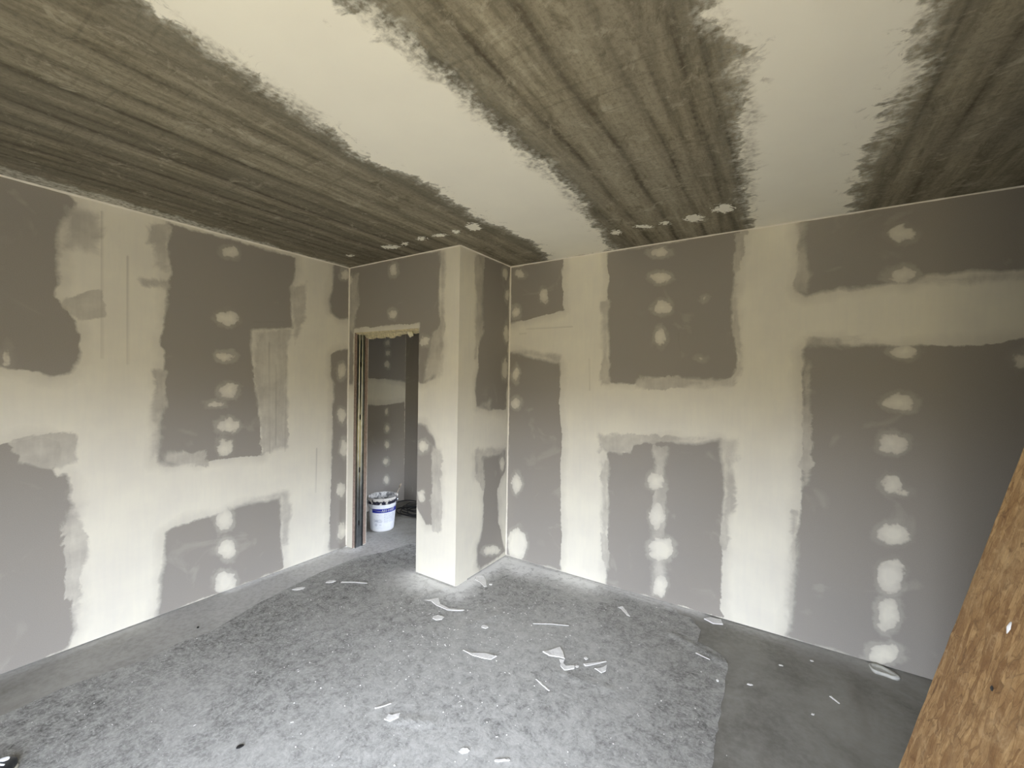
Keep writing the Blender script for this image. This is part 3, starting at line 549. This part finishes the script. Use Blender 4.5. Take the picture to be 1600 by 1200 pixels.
# ------------------------------------------------------------------ leaning strand board
tilt = math.atan(0.2331)
ob = empty('strand_board', (3.497+0.0, -1.3, 0.0045), label='tall brown oriented strand board sheet leaning at the right edge', cat='board')
bm = bmesh.new(); W_, L_, T_ = 0.625, 2.5, 0.018
nx, ny = 25, 100
def osb_pt(i, j, t):  # local: x = width, y = length, z = face normal
    x, y = -W_*i/nx, L_*j/ny
    if i in (0, nx): x += rng.uniform(-.0004, .0004)
    return (x, y, t + (rng.uniform(-.0004, .0004) if t == 0 else 0))
A = [[bm.verts.new(osb_pt(i, j, 0)) for j in range(ny+1)] for i in range(nx+1)]
B = [[bm.verts.new(osb_pt(i, j, -T_)) for j in range(ny+1)] for i in range(nx+1)]
for i in range(nx):
    for j in range(ny):
        bm.faces.new((A[i][j], A[i+1][j], A[i+1][j+1], A[i][j+1])); bm.faces.new((B[i][j], B[i][j+1], B[i+1][j+1], B[i+1][j]))
for j in range(ny):
    bm.faces.new((A[0][j], A[0][j+1], B[0][j+1], B[0][j])); bm.faces.new((A[nx][j], B[nx][j], B[nx][j+1], A[nx][j+1]))
for i in range(nx):
    bm.faces.new((A[i][0], B[i][0], B[i+1][0], A[i+1][0])); bm.faces.new((A[i][ny], A[i+1][ny], B[i+1][ny], B[i][ny]))
pan = from_bm('panel', bm, M_osb, ob)
ex = Vector((0, 1, 0)); ey = Vector((math.sin(tilt), 0, math.cos(tilt))); ez = Vector((-math.cos(tilt), 0, math.sin(tilt)))
Mo = Matrix((ex, ey, ez)).transposed().to_4x4(); pan.matrix_local = Mo
def on_osb(y, z):   # world y, z -> local x, y
    return (y+1.3, z/math.cos(tilt))
for nm, (yy, zz), rx, ry, mt, lb in (('plaster_drip', (-1.4735, 1.228), .0055, .010, M_lace, 'white dried drip'), ('knot_hole', (-1.4929, 1.130), .0055, .0038, M_rubber, 'small dark knot')):
    bm = bmesh.new(); lx, ly = on_osb(yy, zz)
    c0 = bm.verts.new((lx, ly, 0.0035 if nm[0] == 'p' else 0.0012)); rg = []
    for k in range(14):
        a = 2*math.pi*k/14; q = rng.uniform(.85, 1.15); rg.append(bm.verts.new((lx+rx*q*math.cos(a), ly+ry*q*math.sin(a), 0.0006)))
    for k in range(14): bm.faces.new((c0, rg[k], rg[(k+1) % 14]))
    oo = from_bm(nm, bm, mt, ob, True); oo.matrix_local = Mo; oo['label'] = lb

# ------------------------------------------------------------------ doorway jamb: stud, board edges, mineral wool
st = empty('metal_stud', (0.085, 0.07, 0.0), label='galvanised slotted steel stud lining the left side of the doorway', cat='stud')
def stud():
    # cross-section in (depth y, x) seen in the jamb: web with two stiffening grooves and the returned lips
    pr = [(-0.042, 0.006), (-0.042, 0.012), (-0.036, 0.013), (-0.034, 0.004), (-0.020, 0.004), (-0.016, 0.001), (-0.012, 0.004), (0.012, 0.004), (0.016, 0.001), (0.020, 0.004), (0.030, 0.004), (0.032, 0.013), (0.037, 0.012), (0.037, 0.004)]
    pr = pr[2:-2]
    holes = [0.229, 0.736, 1.239, 1.74]
    zs = [0.0]
    for h in holes: zs += [h-0.036, h-0.026, h+0.026, h+0.036]
    zs.append(2.02)
    bm = bmesh.new(); rings = []
    for z in zs: rings.append([bm.verts.new((x, y, z)) for y, x in pr])
    mid = [i for i in range(len(pr)-1) if pr[i][0] == -0.012][0]
    for i in range(len(zs)-1):
        hole = (i % 4) in (1, 2, 3) and i < len(zs)-2
        for k in range(len(pr)-1):
            if k == mid and hole: continue
            bm.faces.new((rings[i][k], rings[i][k+1], rings[i+1][k+1], rings[i+1][k]))
    # web pieces round every slot (rounded slot 16 mm wide)
    for h in holes:
        n = 24; y0, y1, z0, z1 = -0.012, 0.012, h-0.036, h+0.036
        inn = []; outr = []
        for k in range(n):
            a = 2*math.pi*k/n; cy, sz = math.cos(a), math.sin(a)
            inn.append(bm.verts.new((0.004, 0.008*cy, h + 0.014*(1 if sz > 0.001 else -1 if sz < -0.001 else 0) + 0.012*sz)))
            s = min((0.012/abs(cy)) if abs(cy) > 1e-6 else 9, (0.036/abs(sz)) if abs(sz) > 1e-6 else 9)
            outr.append(bm.verts.new((0.004, max(y0, min(y1, s*cy)), max(z0, min(z1, h+s*sz)))))
        for k in range(n): bm.faces.new((inn[k], inn[(k+1) % n], outr[(k+1) % n], outr[k]))
        lip = [bm.verts.new((0.0015, v.co.y*0.96, v.co.z)) for v in inn]
        for k in range(n): bm.faces.new((inn[k], lip[k], lip[(k+1) % n], inn[(k+1) % n]))
    bmesh.ops.remove_doubles(bm, verts=bm.verts, dist=1e-5)
    o = from_bm('web', bm, M_steel, st)
    bm = bmesh.new(); box(bm, (0.0002, -0.034, 0), (0.0008, 0.034, 2.02)); from_bm('slot_dark_sheet', bm, M_rubber, st)  # black sheet that paints the slots dark inside
    for y in (-0.0405, 0.0370):
        bm = bmesh.new(); box(bm, (0.0005, y, 0), (0.014, y+0.0018, 2.02)); from_bm('flange', bm, M_steel, st)
stud()
for (y0, y1, mt, lb) in ((0.0005, 0.026, M_core, 'brown cut edge of the front plasterboard in the doorway jamb'), (0.112, 0.1495, M_core, 'brown cut edge of the rear plasterboard in the doorway jamb')):
    bm = bmesh.new()
    n = 60; vs = []
    for i in range(n+1):
        z = G + (2.034-G)*i/n; k = rng.uniform(0, 0.003)
        vs.append([bm.verts.new(q) for q in ((0.0852, y0, z), (0.0885+k, y0, z), (0.0885+k, y1, z), (0.0852, y1, z))])
    for i in range(n):
        for k in range(4): bm.faces.new((vs[i][k], vs[i][(k+1) % 4], vs[i+1][(k+1) % 4], vs[i+1][k]))
    bm.faces.new(vs[0]); bm.faces.new(vs[-1][::-1])
    tag(from_bm('jamb_board_edge', bm, mt), lb, 'board edge')
bm = bmesh.new(); box(bm, (0.0852, 0.1496, G), (0.0905, 0.1535, 2.034))
tag(from_bm('jamb_corner_bead', bm, M_bead), 'thin white corner bead at the back of the left jamb', 'corner bead')
# ragged mineral wool under the lintel
bm = bmesh.new(); nx, ny = 60, 10; r_ = random.Random(8)
top = [[bm.verts.new((0.088+0.836*i/nx, 0.008+0.140*j/ny, 2.0345)) for j in range(ny+1)] for i in range(nx+1)]
bot = []
for i in range(nx+1):
    row = []; ragged = 0.012+0.012*abs(math.sin(i*0.31))+r_.uniform(0, .010)
    for j in range(ny+1):
        x = 0.088+0.836*i/nx; y = 0.008+0.140*j/ny
        dz = 0.004 if j == 0 else (0.006 + r_.uniform(0, .006) + (ragged if j >= ny-2 else 0)*(1.3 if x < .55 else .5))
        if j in (0, ny) or i in (0, nx): row.append(bm.verts.new((x, y, 2.0345-dz)))
        else: row.append(bm.verts.new((x+r_.uniform(-.004, .004), y+r_.uniform(-.004, .004), 2.0345-dz)))
    bot.append(row)
for i in range(nx):
    for j in range(ny):
        bm.faces.new((bot[i][j], bot[i][j+1], bot[i+1][j+1], bot[i+1][j])); bm.faces.new((top[i][j], top[i+1][j], top[i+1][j+1], top[i][j+1]))
    bm.faces.new((top[i][0], bot[i][0], bot[i+1][0], top[i+1][0])); bm.faces.new((top[i][ny], top[i+1][ny], bot[i+1][ny], bot[i][ny]))
for row_t, row_b in ((top[0], bot[0]), (top[-1], bot[-1])):
    for j in range(ny): bm.faces.new((row_t[j], row_t[j+1], row_b[j+1], row_b[j]))
wl = from_bm('lintel_wool', bm, M_wool, None, True)
tag(wl, 'ragged yellow mineral wool under the top of the doorway', 'insulation')
def lump(name, c, r, mat, seed, parent=None, squash=(1, 1, 1), amp=.35):
    bm = bmesh.new(); bmesh.ops.create_icosphere(bm, subdivisions=3, radius=1)
    from mathutils import noise as mn
    for v in bm.verts:
        k = 1+amp*mn.noise(v.co*1.6+Vector((seed, seed*2, 0)))+amp*.4*mn.noise(v.co*4+Vector((0, seed, 3)))
        v.co = Vector((v.co.x*r*squash[0]*k, v.co.y*r*squash[1]*k, v.co.z*r*squash[2]*k)) + Vector(c)
    return from_bm(name, bm, mat, parent, True)
lump('hanging_tuft', (0.735, 0.085, 2.008), 0.030, simple('pale_wool_tuft', (0.74, 0.70, 0.52), .95, bump=.6), 2.3, wl, (0.85, .8, 1.1))

# ------------------------------------------------------------------ bucket
bk = empty('plaster_bucket', (-0.128, 0.53, 0.0), rz=0.0, label='white plastic filler bucket with blue label band standing beyond the doorway', cat='bucket')
HB = 0.352
def rb(z): return 0.121 + 0.026*z/HB
bm = bmesh.new()
ro = lathe(bm, [(0.0, 0.0), (0.112, 0.0), (0.119, 0.004), (rb(.02), .02)] + [(rb(z), z) for z in (.06, .12, .18, .24, .28, .30)] + [(rb(.31)+.002, .31), (rb(.335)+.002, .335), (rb(HB), HB), (rb(HB)-.004, HB)] + [(rb(z)-.004, z) for z in (.35, .28, .2, .12, .08)], 64)
from_bm('body', bm, M_buck, bk, True)
bm = bmesh.new()
lathe(bm, [(rb(.06)-.0055, .06), (rb(.2)-.0055, .2), (rb(.335)-.0055, .335), (rb(HB)-.006, HB+.001)], 64)
bm2 = bmesh.new(); rr = lathe(bm2, [(rb(.09)-.007, .090), (.08, .098), (.04, .088), (.0001, .092)], 40); 
from_bm('inner_residue', bm, M_resid, bk, True)
from_bm('leftover_filler', bm2, M_resid, bk, True)
# thick rim with crusts
bm = bmesh.new(); r_ = random.Random(5); n = 72
prof = [(0.003, 0.290), (0.008, 0.292), (0.0085, 0.302), (0.0045, 0.305), (0.0045, 0.318), (0.0095, 0.321), (0.010, 0.343), (0.007, 0.354), (-0.001, 0.357), (-0.005, 0.349)]
rings = []
for (dr, z) in prof:
    ring = []
    for k in range(n):
        a = 2*math.pi*k/n; q = r_.uniform(-.0015, .0025)
        ring.append(bm.verts.new(((rb(z)+dr+q)*math.cos(a), (rb(z)+dr+q)*math.sin(a), z+r_.uniform(-.0015, .002))))
    rings.append(ring)
for i in range(len(rings)-1):
    for k in range(n): bm.faces.new((rings[i][k], rings[i][(k+1) % n], rings[i+1][(k+1) % n], rings[i+1][k]))
from_bm('rim', bm, M_rimc, bk, True)
crust = lump('crust', (0.098, 0.103, 0.352), 0.03, M_chip, 4.0, bk, (.55, .55, 1.0), .5); crust['label'] = 'white plaster crust on the rim'
def wrap(name, a0, a1, z0, z1, mat, parent, dr=0.0012, n=30, zt=None):
    """label patch wrapped round the body; angles in degrees"""
    bm = bmesh.new(); c = []
    m_ = max(1, int((z1-z0)/.03))
    for i in range(n+1):
        a = R(a0+(a1-a0)*i/n)
        c.append([bm.verts.new(((rb(z0+(z1-z0)*j/m_)+dr)*math.cos(a), (rb(z0+(z1-z0)*j/m_)+dr)*math.sin(a), z0+(z1-z0)*j/m_ + (zt(i/n) if zt else 0))) for j in range(m_+1)])
    for i in range(n):
        for j in range(m_): bm.faces.new((c[i][j], c[i+1][j], c[i+1][j+1], c[i][j+1]))
    return from_bm(name, bm, mat, parent, True)
FA = -40   # direction of the camera seen from the bucket
lab = wrap('label', FA-60, FA+82, 0.03, 0.285, simple('label_paper', (0.76, 0.79, 0.83), .45, var=.04), bk)
wrap('blue_band', FA-46, FA+82, 0.205, 0.247, M_blue, lab, .0022); 
# white lettering on the band and small print under it
def glyphs(name, mat, items, dr):
    bm = bmesh.new()
    for (a, z, da, dz, sl) in items:
        vs = []
        for (s, t) in ((-1, -1), (1, -1), (1, 1), (-1, 1)):
            aa = R(a + s*da + t*sl); zz = z+t*dz; vs.append(bm.verts.new(((rb(zz)+dr)*math.cos(aa), (rb(zz)+dr)*math.sin(aa), zz)))
        bm.faces.new(vs)
    return from_bm(name, bm, mat, lab)
it = []
def stroke(a, kind):
    z = .226
    if kind == 'A': it.extend([(a-2.0, z, .7, .013, 1.6), (a+2.0, z, .7, .013, -1.6), (a, z-.003, 1.8, .002, 0)])
    if kind == 'X': it.extend([(a, z, .7, .013, 2.8), (a, z, .7, .013, -2.8)])
    if kind == 'I': it.append((a, z, .8, .013, 0))
    if kind == 'V': it.extend([(a-1.8, z, .7, .013, -1.6), (a+1.8, z, .7, .013, 1.6)])
for a, k in ((2, 'A'), (10, 'X'), (17, 'I'), (27, 'X'), (37, 'A'), (46, 'V'), (54, 'I')): stroke(FA+a, k)
glyphs('lettering', M_buck, it, .0030)
it = []; r_ = random.Random(9)
for row in range(9):
    z = .190-.011*row; a = FA+8
    while a < FA+56:
        L = r_.uniform(1.2, 4.2); it.append((a+L, z, L, .0016, 0)); a += 2*L+1.6
for row in range(4):
    if row == 0: glyphs('small_print', M_print, it, .0020); it = []
    a = FA-38; z = .135-.010*row
    while a < FA-4: 
        L = r_.uniform(1, 3.5); it.append((a+L, z, L, .0018, 0)); a += 2*L+1.5
glyphs('small_print', M_print, it, .0020); it = [(FA-22, .184, .5, .005, 0), (FA-17, .184, .5, .005, 0)]
glyphs('small_print', M_print, it, .0020); it = []
for k in range(16):
    q = 2*math.pi*k/16; it.append((FA-28+4.6*math.cos(q), .078+.0105*math.sin(q), 1.0, .0022, 0))
glyphs('round_symbol', M_print, it, .0020); it = []
for k in range(4): it.append((FA-14+3*k, .078, .9, .003, 0))
glyphs('small_print', M_print, it, .0020); it = []
for k in range(5): it.append((FA-32+3*k, .118, 1.3, .005, .6))
glyphs('small_print', M_print, it, .0020)
bm = bmesh.new(); hr = rb(.305)+.012
pts = []
for i in range(25):
    t = math.pi*i/24; a = R(FA+90)-t
    zd = 0.105*math.sin(t)
    pts.append((hr*math.cos(a)*1.0, hr*math.sin(a)*1.0, 0.305-zd*0.75))
tube(bm, pts, .0022, 8); hd = from_bm('handle', bm, M_wire, bk, True)
for s in (90, -90):
    a = R(FA+s); bm = bmesh.new(); bmesh.ops.create_icosphere(bm, subdivisions=2, radius=.011, matrix=Matrix.Translation((hr*math.cos(a)*.985, hr*math.sin(a)*.985, .305)))
    from_bm('handle_lug', bm, M_buck, bk, True)
# stirring stick
c = Vector((-0.128, 0.53, 0)); rgt = Vector((.839, .545, 0)).normalized()
p0 = c + rgt*0.05 + Vector((0, 0, .105)); p1 = c + rgt*0.147 + Vector((0.01, 0.01, .395)); p2 = c + rgt*0.185 + Vector((0.01, 0.01, .485))
sk = empty('stirring_stick', p0, label='thin dirty stirring stick with dark tip standing up out of the bucket', cat='stick')
bm = bmesh.new(); tube(bm, [Vector(p_)-p0 for p_ in (p0, p0.lerp(p1, .5), p1, p1.lerp(p2, .55))], [.0045, .0045, .004, .0045], 8); from_bm('shaft', bm, M_wood, sk, True)
bm = bmesh.new(); tube(bm, [p1.lerp(p2, .5)-p0, p1.lerp(p2, .75)-p0+Vector((0, 0, .004)), p2-p0], [.007, .010, .006], 10); tp = from_bm('tip', bm, M_wood, sk, True)

# ------------------------------------------------------------------ coil of black cable
bm = bmesh.new(); pts = []; r_ = random.Random(21); n = 260; turns = 6.5
for i in range(n):
    t = i/(n-1); a = 2*math.pi*turns*t + .6
    rr_ = 0.15 + 0.035*math.sin(a*0.31+1) + 0.02*math.sin(a*1.7)
    pts.append((0.04*math.sin(a*.13) + rr_*1.35*math.cos(a), 0.03*math.cos(a*.2)+rr_*math.sin(a), 0.009 + 0.085*t*(0.7+0.3*math.sin(a*.5)) + .006*math.sin(a*2.3)**2))
pts += [(pts[-1][0]-0.04-0.03*k, pts[-1][1]+0.05+.02*k, max(.009, pts[-1][2]-.018*k)) for k in range(1, 7)]
tube(bm, pts, .0065, 8)
cb = from_bm('cable_coil', bm, M_rubber, None, True); cb.location = (-0.20, 1.10, 0.0)
tag(cb, 'loose coil of black cable on the passage floor behind the bucket', 'cable')

# ------------------------------------------------------------------ shoe at the lower left edge of the view
sh = empty('work_shoe', (0.913, -2.269, 0.0), rz=math.atan2(.839, -.544)-math.pi/2, label='black shoe with pale rubber sole at the lower left edge of the floor', cat='shoe')
def shoe_half(y):      # half width along the length, toe at y=+.14
    t = (y+.14)/.28
    return 0.030+0.013*math.sin(math.pi*min(1, t*1.05)) + (0.006 if .45 < t < .85 else 0)
def shoe_loft(name, zfun, mat, n=28, grow=0.0, z0=0.0):
    bm = bmesh.new(); rings = []
    for i in range(n+1):
        t = i/n; y = -.14+.28*t
        endk = math.sqrt(max(0.0, 1-max(0, (t-.80)/.20)**2))*math.sqrt(max(0.0, 1-max(0, (.14-t)/.14)**2))
        hw = max(.002, (shoe_half(y)+grow)*endk); top = zfun(t); ring = []
        m_ = 16
        for k in range(m_+1):
            a = math.pi*k/m_; ring.append(bm.verts.new((hw*math.cos(a), y, z0+(top-z0)*(math.sin(a)**.6)*(0.35+.65*endk))))
        rings.append(ring)
    for i in range(n):
        for k in range(len(rings[0])-1): bm.faces.new((rings[i][k], rings[i][k+1], rings[i+1][k+1], rings[i+1][k]))
        bm.faces.new((rings[i][0], rings[i+1][0], rings[i+1][-1], rings[i][-1]))
    bm.faces.new(rings[0]); bm.faces.new(rings[-1][::-1])
    bmesh.ops.remove_doubles(bm, verts=bm.verts, dist=1e-5)
    return from_bm(name, bm, mat, sh, True)
def zf(t):
    return .105-.028*max(0, (t-.12)/.25) if t < .37 else .077-.030*min(1, (t-.37)/.45)+.004*math.sin(9*t)
shoe_loft('upper', zf, M_dark, z0=.016)
shoe_loft('sole', lambda t: .024, M_sole, grow=.0075, z0=0.0)
for k in range(4):
    y = .075-.026*k; z = zf((y+.14)/.28)+.0015
    bm = bmesh.new(); tube(bm, [(-.020, y-.006, z-.004), (0, y, z+.003), (.020, y+.006, z-.004)], .0032, 8); from_bm('lace', bm, M_lace, sh, True)
cap = lump('toe_highlight', (-.008, .104, .0515), .011, M_lace, 1.2, sh, (1.5, 1.1, .45)); cap['label'] = 'white highlight on the toe, built as a small patch'  # shine on the toe modelled as a white lump

# ------------------------------------------------------------------ scraps of plaster on the floor
SCR = []
def scrap(name, label, pts, z=FZ, th=.003, curl=0.0, mat=None, cat='plaster scrap'):
    """thin irregular flake from a closed outline in metres"""
    P = [Vector((p_[0], p_[1])) for p_ in pts]; c = sum(P, Vector((0, 0)))/len(P)
    SCR.append((min(q.x for q in P)-.01, max(q.x for q in P)+.01, min(q.y for q in P)-.01, max(q.y for q in P)+.01))
    out = []
    for i in range(len(P)):
        a, b = P[i], P[(i+1) % len(P)]
        for k in range(3):
            q = a.lerp(b, k/3); q += Vector((rng.uniform(-1, 1), rng.uniform(-1, 1)))*0.0016; out.append(q)
    bm = bmesh.new(); rad = max((q-c).length for q in out)
    def hz(q): return 0.55*curl*((q-c).length/rad)**2*(0.5+0.5*math.sin(3*math.atan2((q-c).y, (q-c).x)+1))
    lo = [bm.verts.new((q.x-c.x, q.y-c.y, hz(q))) for q in out]
    hi = [bm.verts.new(((q.x-c.x)*.93, (q.y-c.y)*.93, hz(q)+th*rng.uniform(.8, 1.2))) for q in out]
    n = len(out)
    for k in range(n): bm.faces.new((lo[k], lo[(k+1) % n], hi[(k+1) % n], hi[k]))
    t_ = bmesh.ops.triangle_fill(bm, use_beauty=True, edges=[e_ for e_ in bm.edges if e_.verts[0] in hi and e_.verts[1] in hi])
    t_ = bmesh.ops.triangle_fill(bm, use_beauty=True, edges=[e_ for e_ in bm.edges if e_.verts[0] in lo and e_.verts[1] in lo])
    o = from_bm(name, bm, mat or M_chip); o.location = (c.x, c.y, z)
    return tag(o, label, cat)
def sliver(a, b, w0, w1, bend=0.0):
    a = Vector(a); b = Vector(b); d = b-a; nrm = Vector((-d.y, d.x)).normalized(); m_ = a.lerp(b, .5)+nrm*bend; w = (w0+w1)/2
    return [a-nrm*w0, m_-nrm*w, b-nrm*w1, b+nrm*w1, m_+nrm*w, a+nrm*w0]
def blob(c, rx, ry, ang=0, n=7, j=.25):
    return [(c[0]+rx*math.cos(ang)*math.cos(t)*k-ry*math.sin(ang)*math.sin(t)*k, c[1]+rx*math.sin(ang)*math.cos(t)*k+ry*math.cos(ang)*math.sin(t)*k)
            for t, k in ((2*math.pi*i/n, rng.uniform(1-j, 1+j)) for i in range(n))]
scrap('plaster_scrap', 'flag-shaped white scrap with long thin tail, mid floor below the projecting corner', [(1.893, -.556), (1.95, -.548), (2.02, -.500), (2.095, -.487), (2.085, -.530), (2.03, -.548), (1.96, -.562)], curl=.006)
scrap('plaster_scrap', 'largest crumpled oval white scrap near the centre of the fleece', [(2.29, -.300), (2.33, -.255), (2.36, -.20), (2.40, -.235), (2.435, -.285), (2.395, -.288), (2.345, -.312)], curl=.012, th=.005)
scrap('plaster_scrap', 'zigzag white scrap just right of the largest oval scrap', [(2.405, -.303), (2.432, -.290), (2.44, -.322), (2.462, -.335), (2.503, -.300), (2.512, -.328), (2.470, -.372), (2.438, -.352), (2.425, -.325)], curl=.005)
scrap('plaster_scrap', 'pointed white sliver lying above the small white triangle', sliver((2.545, -.270), (2.640, -.165), .011, .003), curl=.005)
scrap('plaster_scrap', 'small white L-shaped scrap right of the zigzag one', [(2.605, -.262), (2.640, -.225), (2.652, -.185), (2.665, -.245), (2.650, -.275)], curl=.006)
scrap('plaster_scrap', 'tiny square white chip above the pointed sliver', blob((2.528, -.207), .014, .011, .3, 5))
scrap('plaster_scrap', 'small white crumb between zigzag scrap and pointed sliver', blob((2.515, -.300), .012, .009, .5, 6))
scrap('plaster_scrap', 'thin straight white stick-like strip below the large oval scrap', sliver((2.372, -.518), (2.474, -.553), .0035, .0035), th=.003)
scrap('plaster_scrap', 'ragged white chip at the lower end of a fold in the near fleece', [(1.912, -1.160), (1.945, -1.150), (1.962, -1.112), (1.945, -1.085), (1.925, -1.118), (1.905, -1.125)], curl=.006)
scrap('plaster_scrap', 'pair of thin white slivers just above the ragged near chip', sliver((1.825, -1.140), (1.862, -1.072), .004, .003), curl=.006)
scrap('plaster_scrap', 'oval white chip nearest the bottom edge of the photo', blob((2.331, -1.075), .020, .013, .5))
scrap('plaster_scrap', 'narrow white chip right of the nearest oval chip', sliver((2.47, -1.04), (2.52, -1.0), .006, .004))
scrap('plaster_scrap', 'rounded flat white scrap on the fleece in front of the projecting corner', blob((1.538, -.384), .042, .030, .6), curl=.004)
scrap('plaster_scrap', 'long curled white peel at the foot of the projecting corner', [(1.30, -.275), (1.36, -.195), (1.385, -.215), (1.43, -.25), (1.53, -.262), (1.63, -.215), (1.625, -.235), (1.53, -.285), (1.42, -.282), (1.355, -.26)], curl=.005)
scrap('plaster_scrap', 'small white scrap right of the rounded flat one', blob((1.859, -.295), .026, .018, .2, 6), curl=.005)
scrap('plaster_scrap', 'flat white scrap on the left edge of the fleece near the doorway', blob((.405, -.70), .045, .022, 1.1), z=.0045)
scrap('plaster_scrap', 'smeared pale scrap close to the fleece edge before the doorway', blob((.50, -.50), .040, .022, .9), curl=.003)
scrap('plaster_scrap', 'long thin white strip lying left of the projecting corner', sliver((.575, -.458), (.760, -.350), .009, .006, .01), curl=.003)
scrap('plaster_scrap', 'broken square of white board against the foot of the far wall', [(3.035, .640), (3.07, .685), (3.14, .695), (3.155, .640), (3.10, .61)], z=.001, th=.006)
scrap('plaster_scrap', 'hooked white peel on the fleece below the far wall', [(2.50, .435), (2.525, .465), (2.565, .43), (2.61, .37), (2.585, .375), (2.555, .405), (2.525, .43)], curl=.010)
scrap('plaster_scrap', 'long hairline white strip lying parallel to the far wall', sliver((2.10, -.082), (2.31, .034), .0035, .003, .008))
scrap('plaster_scrap', 'pointed white flake alone on the dark screed at the right', sliver((3.70, .243), (3.735, .205), .006, .003), z=.001, th=.004)
scrap('plaster_scrap', 'small white flake on the screed near the far wall', blob((3.634, .53), .010, .008), z=.001)
scrap('plaster_scrap', 'small pale flake on the screed just outside the fleece corner', blob((3.345, .102), .016, .008, .4), z=.001)
scrap('plaster_scrap', 'tiny white flake on the screed nearest the strand board', blob((3.617, .042), .008, .006), z=.001)
scrap('plaster_scrap', 'pale flake on the screed between fleece corner and far wall', blob((3.483, .38), .012, .006, .2), z=.001)
scrap('plaster_scrap', 'straight white sliver at the right corner of the fleece', sliver((3.055, .205), (3.138, .183), .0035, .002), z=.010)
scrap('plaster_scrap', 'white crumb beside the right corner of the fleece', blob((3.195, .026), .007, .006), th=.006)
scrap('plaster_scrap', 'torn white peel against the foot of the short return wall', [(1.385, .235), (1.43, .27), (1.50, .215), (1.555, .145), (1.545, .125), (1.47, .165), (1.41, .18)], curl=.008)
scrap('plaster_scrap', 'white crumb at the tip of the torn peel by the return wall', blob((1.56, .185), .012, .010), th=.006)
scrap('dark_crumb', 'small black crumb on the fleece in the near left', blob((1.513, -1.605), .014, .008, 1.0), mat=M_rubber, th=.005, cat='crumb')
scrap('dark_crumb', 'small black crumb on the screed strip below the left wall', blob((.351, -1.335), .007, .006), z=.001, mat=M_rubber, th=.005, cat='crumb')

# lump of filler fallen at the foot of the far wall
pl_ = empty('filler_lump', (3.965, .640, 0.0), label='spoon-shaped lump of dried filler at the foot of the far wall', cat='plaster lump')
bm = bmesh.new(); n = 26; rg = []
for lev, (k, z) in enumerate(((1.0, 0.0), (1.03, .010), (.93, .019), (.72, .012), (.40, .009), (.05, .011))):
    rg.append([bm.verts.new(((.066*k*math.cos(2*math.pi*i/n)*(1+.22*math.sin(2*math.pi*i/n+.7)) - .012*lev*.2, .040*k*math.sin(2*math.pi*i/n)*(1+.22*math.cos(3*2*math.pi*i/n+.5)), z+(rng.uniform(-.0015, .0015) if z > 0 else 0)))) for i in range(n)])
for a_, b_ in zip(rg[:-1], rg[1:]):
    for i in range(n): bm.faces.new((a_[i], a_[(i+1) % n], b_[(i+1) % n], b_[i]))
bm.faces.new(rg[0][::-1]); bm.faces.new(rg[-1])
o = from_bm('lump', bm, simple('greyish_filler', (.60, .60, .55), .85, bump=.3), pl_, True); o.rotation_euler = (0, 0, -.35)

# countless crumbs and shavings
bm = bmesh.new(); r_ = random.Random(77); cnt = 0
Pe = np.array([(q.x, q.y) for q in felt_edge])
while cnt < 1300:
    if r_.random() < .45: x, y = r_.gauss(1.6, .55), r_.gauss(-.45, .45)
    else: x, y = r_.uniform(.45, 3.3), r_.uniform(-2.6, .7)
    if any(a <= x <= b and c <= y <= d for a, b, c, d in SCR): continue
    if poly_sd(np.array([[x, y]]), Pe)[0] < .02: 
        if r_.random() > .05 or not (0.02 < x < 4.0 and -2.6 < y < .66) or (x < X1+.05 and y > -.03): continue
        z0 = .0006
    else: z0 = .0056
    s = r_.choice((.0009, .0012, .0015, .0019, .0028)) * r_.uniform(.7, 1.3); el = r_.choice((1, 1, 1.3, 3.5)); a = r_.uniform(0, 6.28); m_ = 5
    if el > 3: s *= .7
    lo = []; hi = []
    for k in range(m_):
        t = 2*math.pi*k/m_+r_.uniform(-.3, .3); u, v = s*el*math.cos(t), s*math.sin(t)
        px, py = x+u*math.cos(a)-v*math.sin(a), y+u*math.sin(a)+v*math.cos(a)
        lo.append(bm.verts.new((px, py, z0))); hi.append(bm.verts.new((x+(px-x)*.7, y+(py-y)*.7, z0+s*.8)))
    for k in range(m_): bm.faces.new((lo[k], lo[(k+1) % m_], hi[(k+1) % m_], hi[k]))
    bm.faces.new(hi); cnt += 1
cr = from_bm('plaster_crumbs', bm, M_chip)
tag(cr, 'countless white plaster crumbs and shavings scattered over the floor', 'crumbs', kind='stuff')
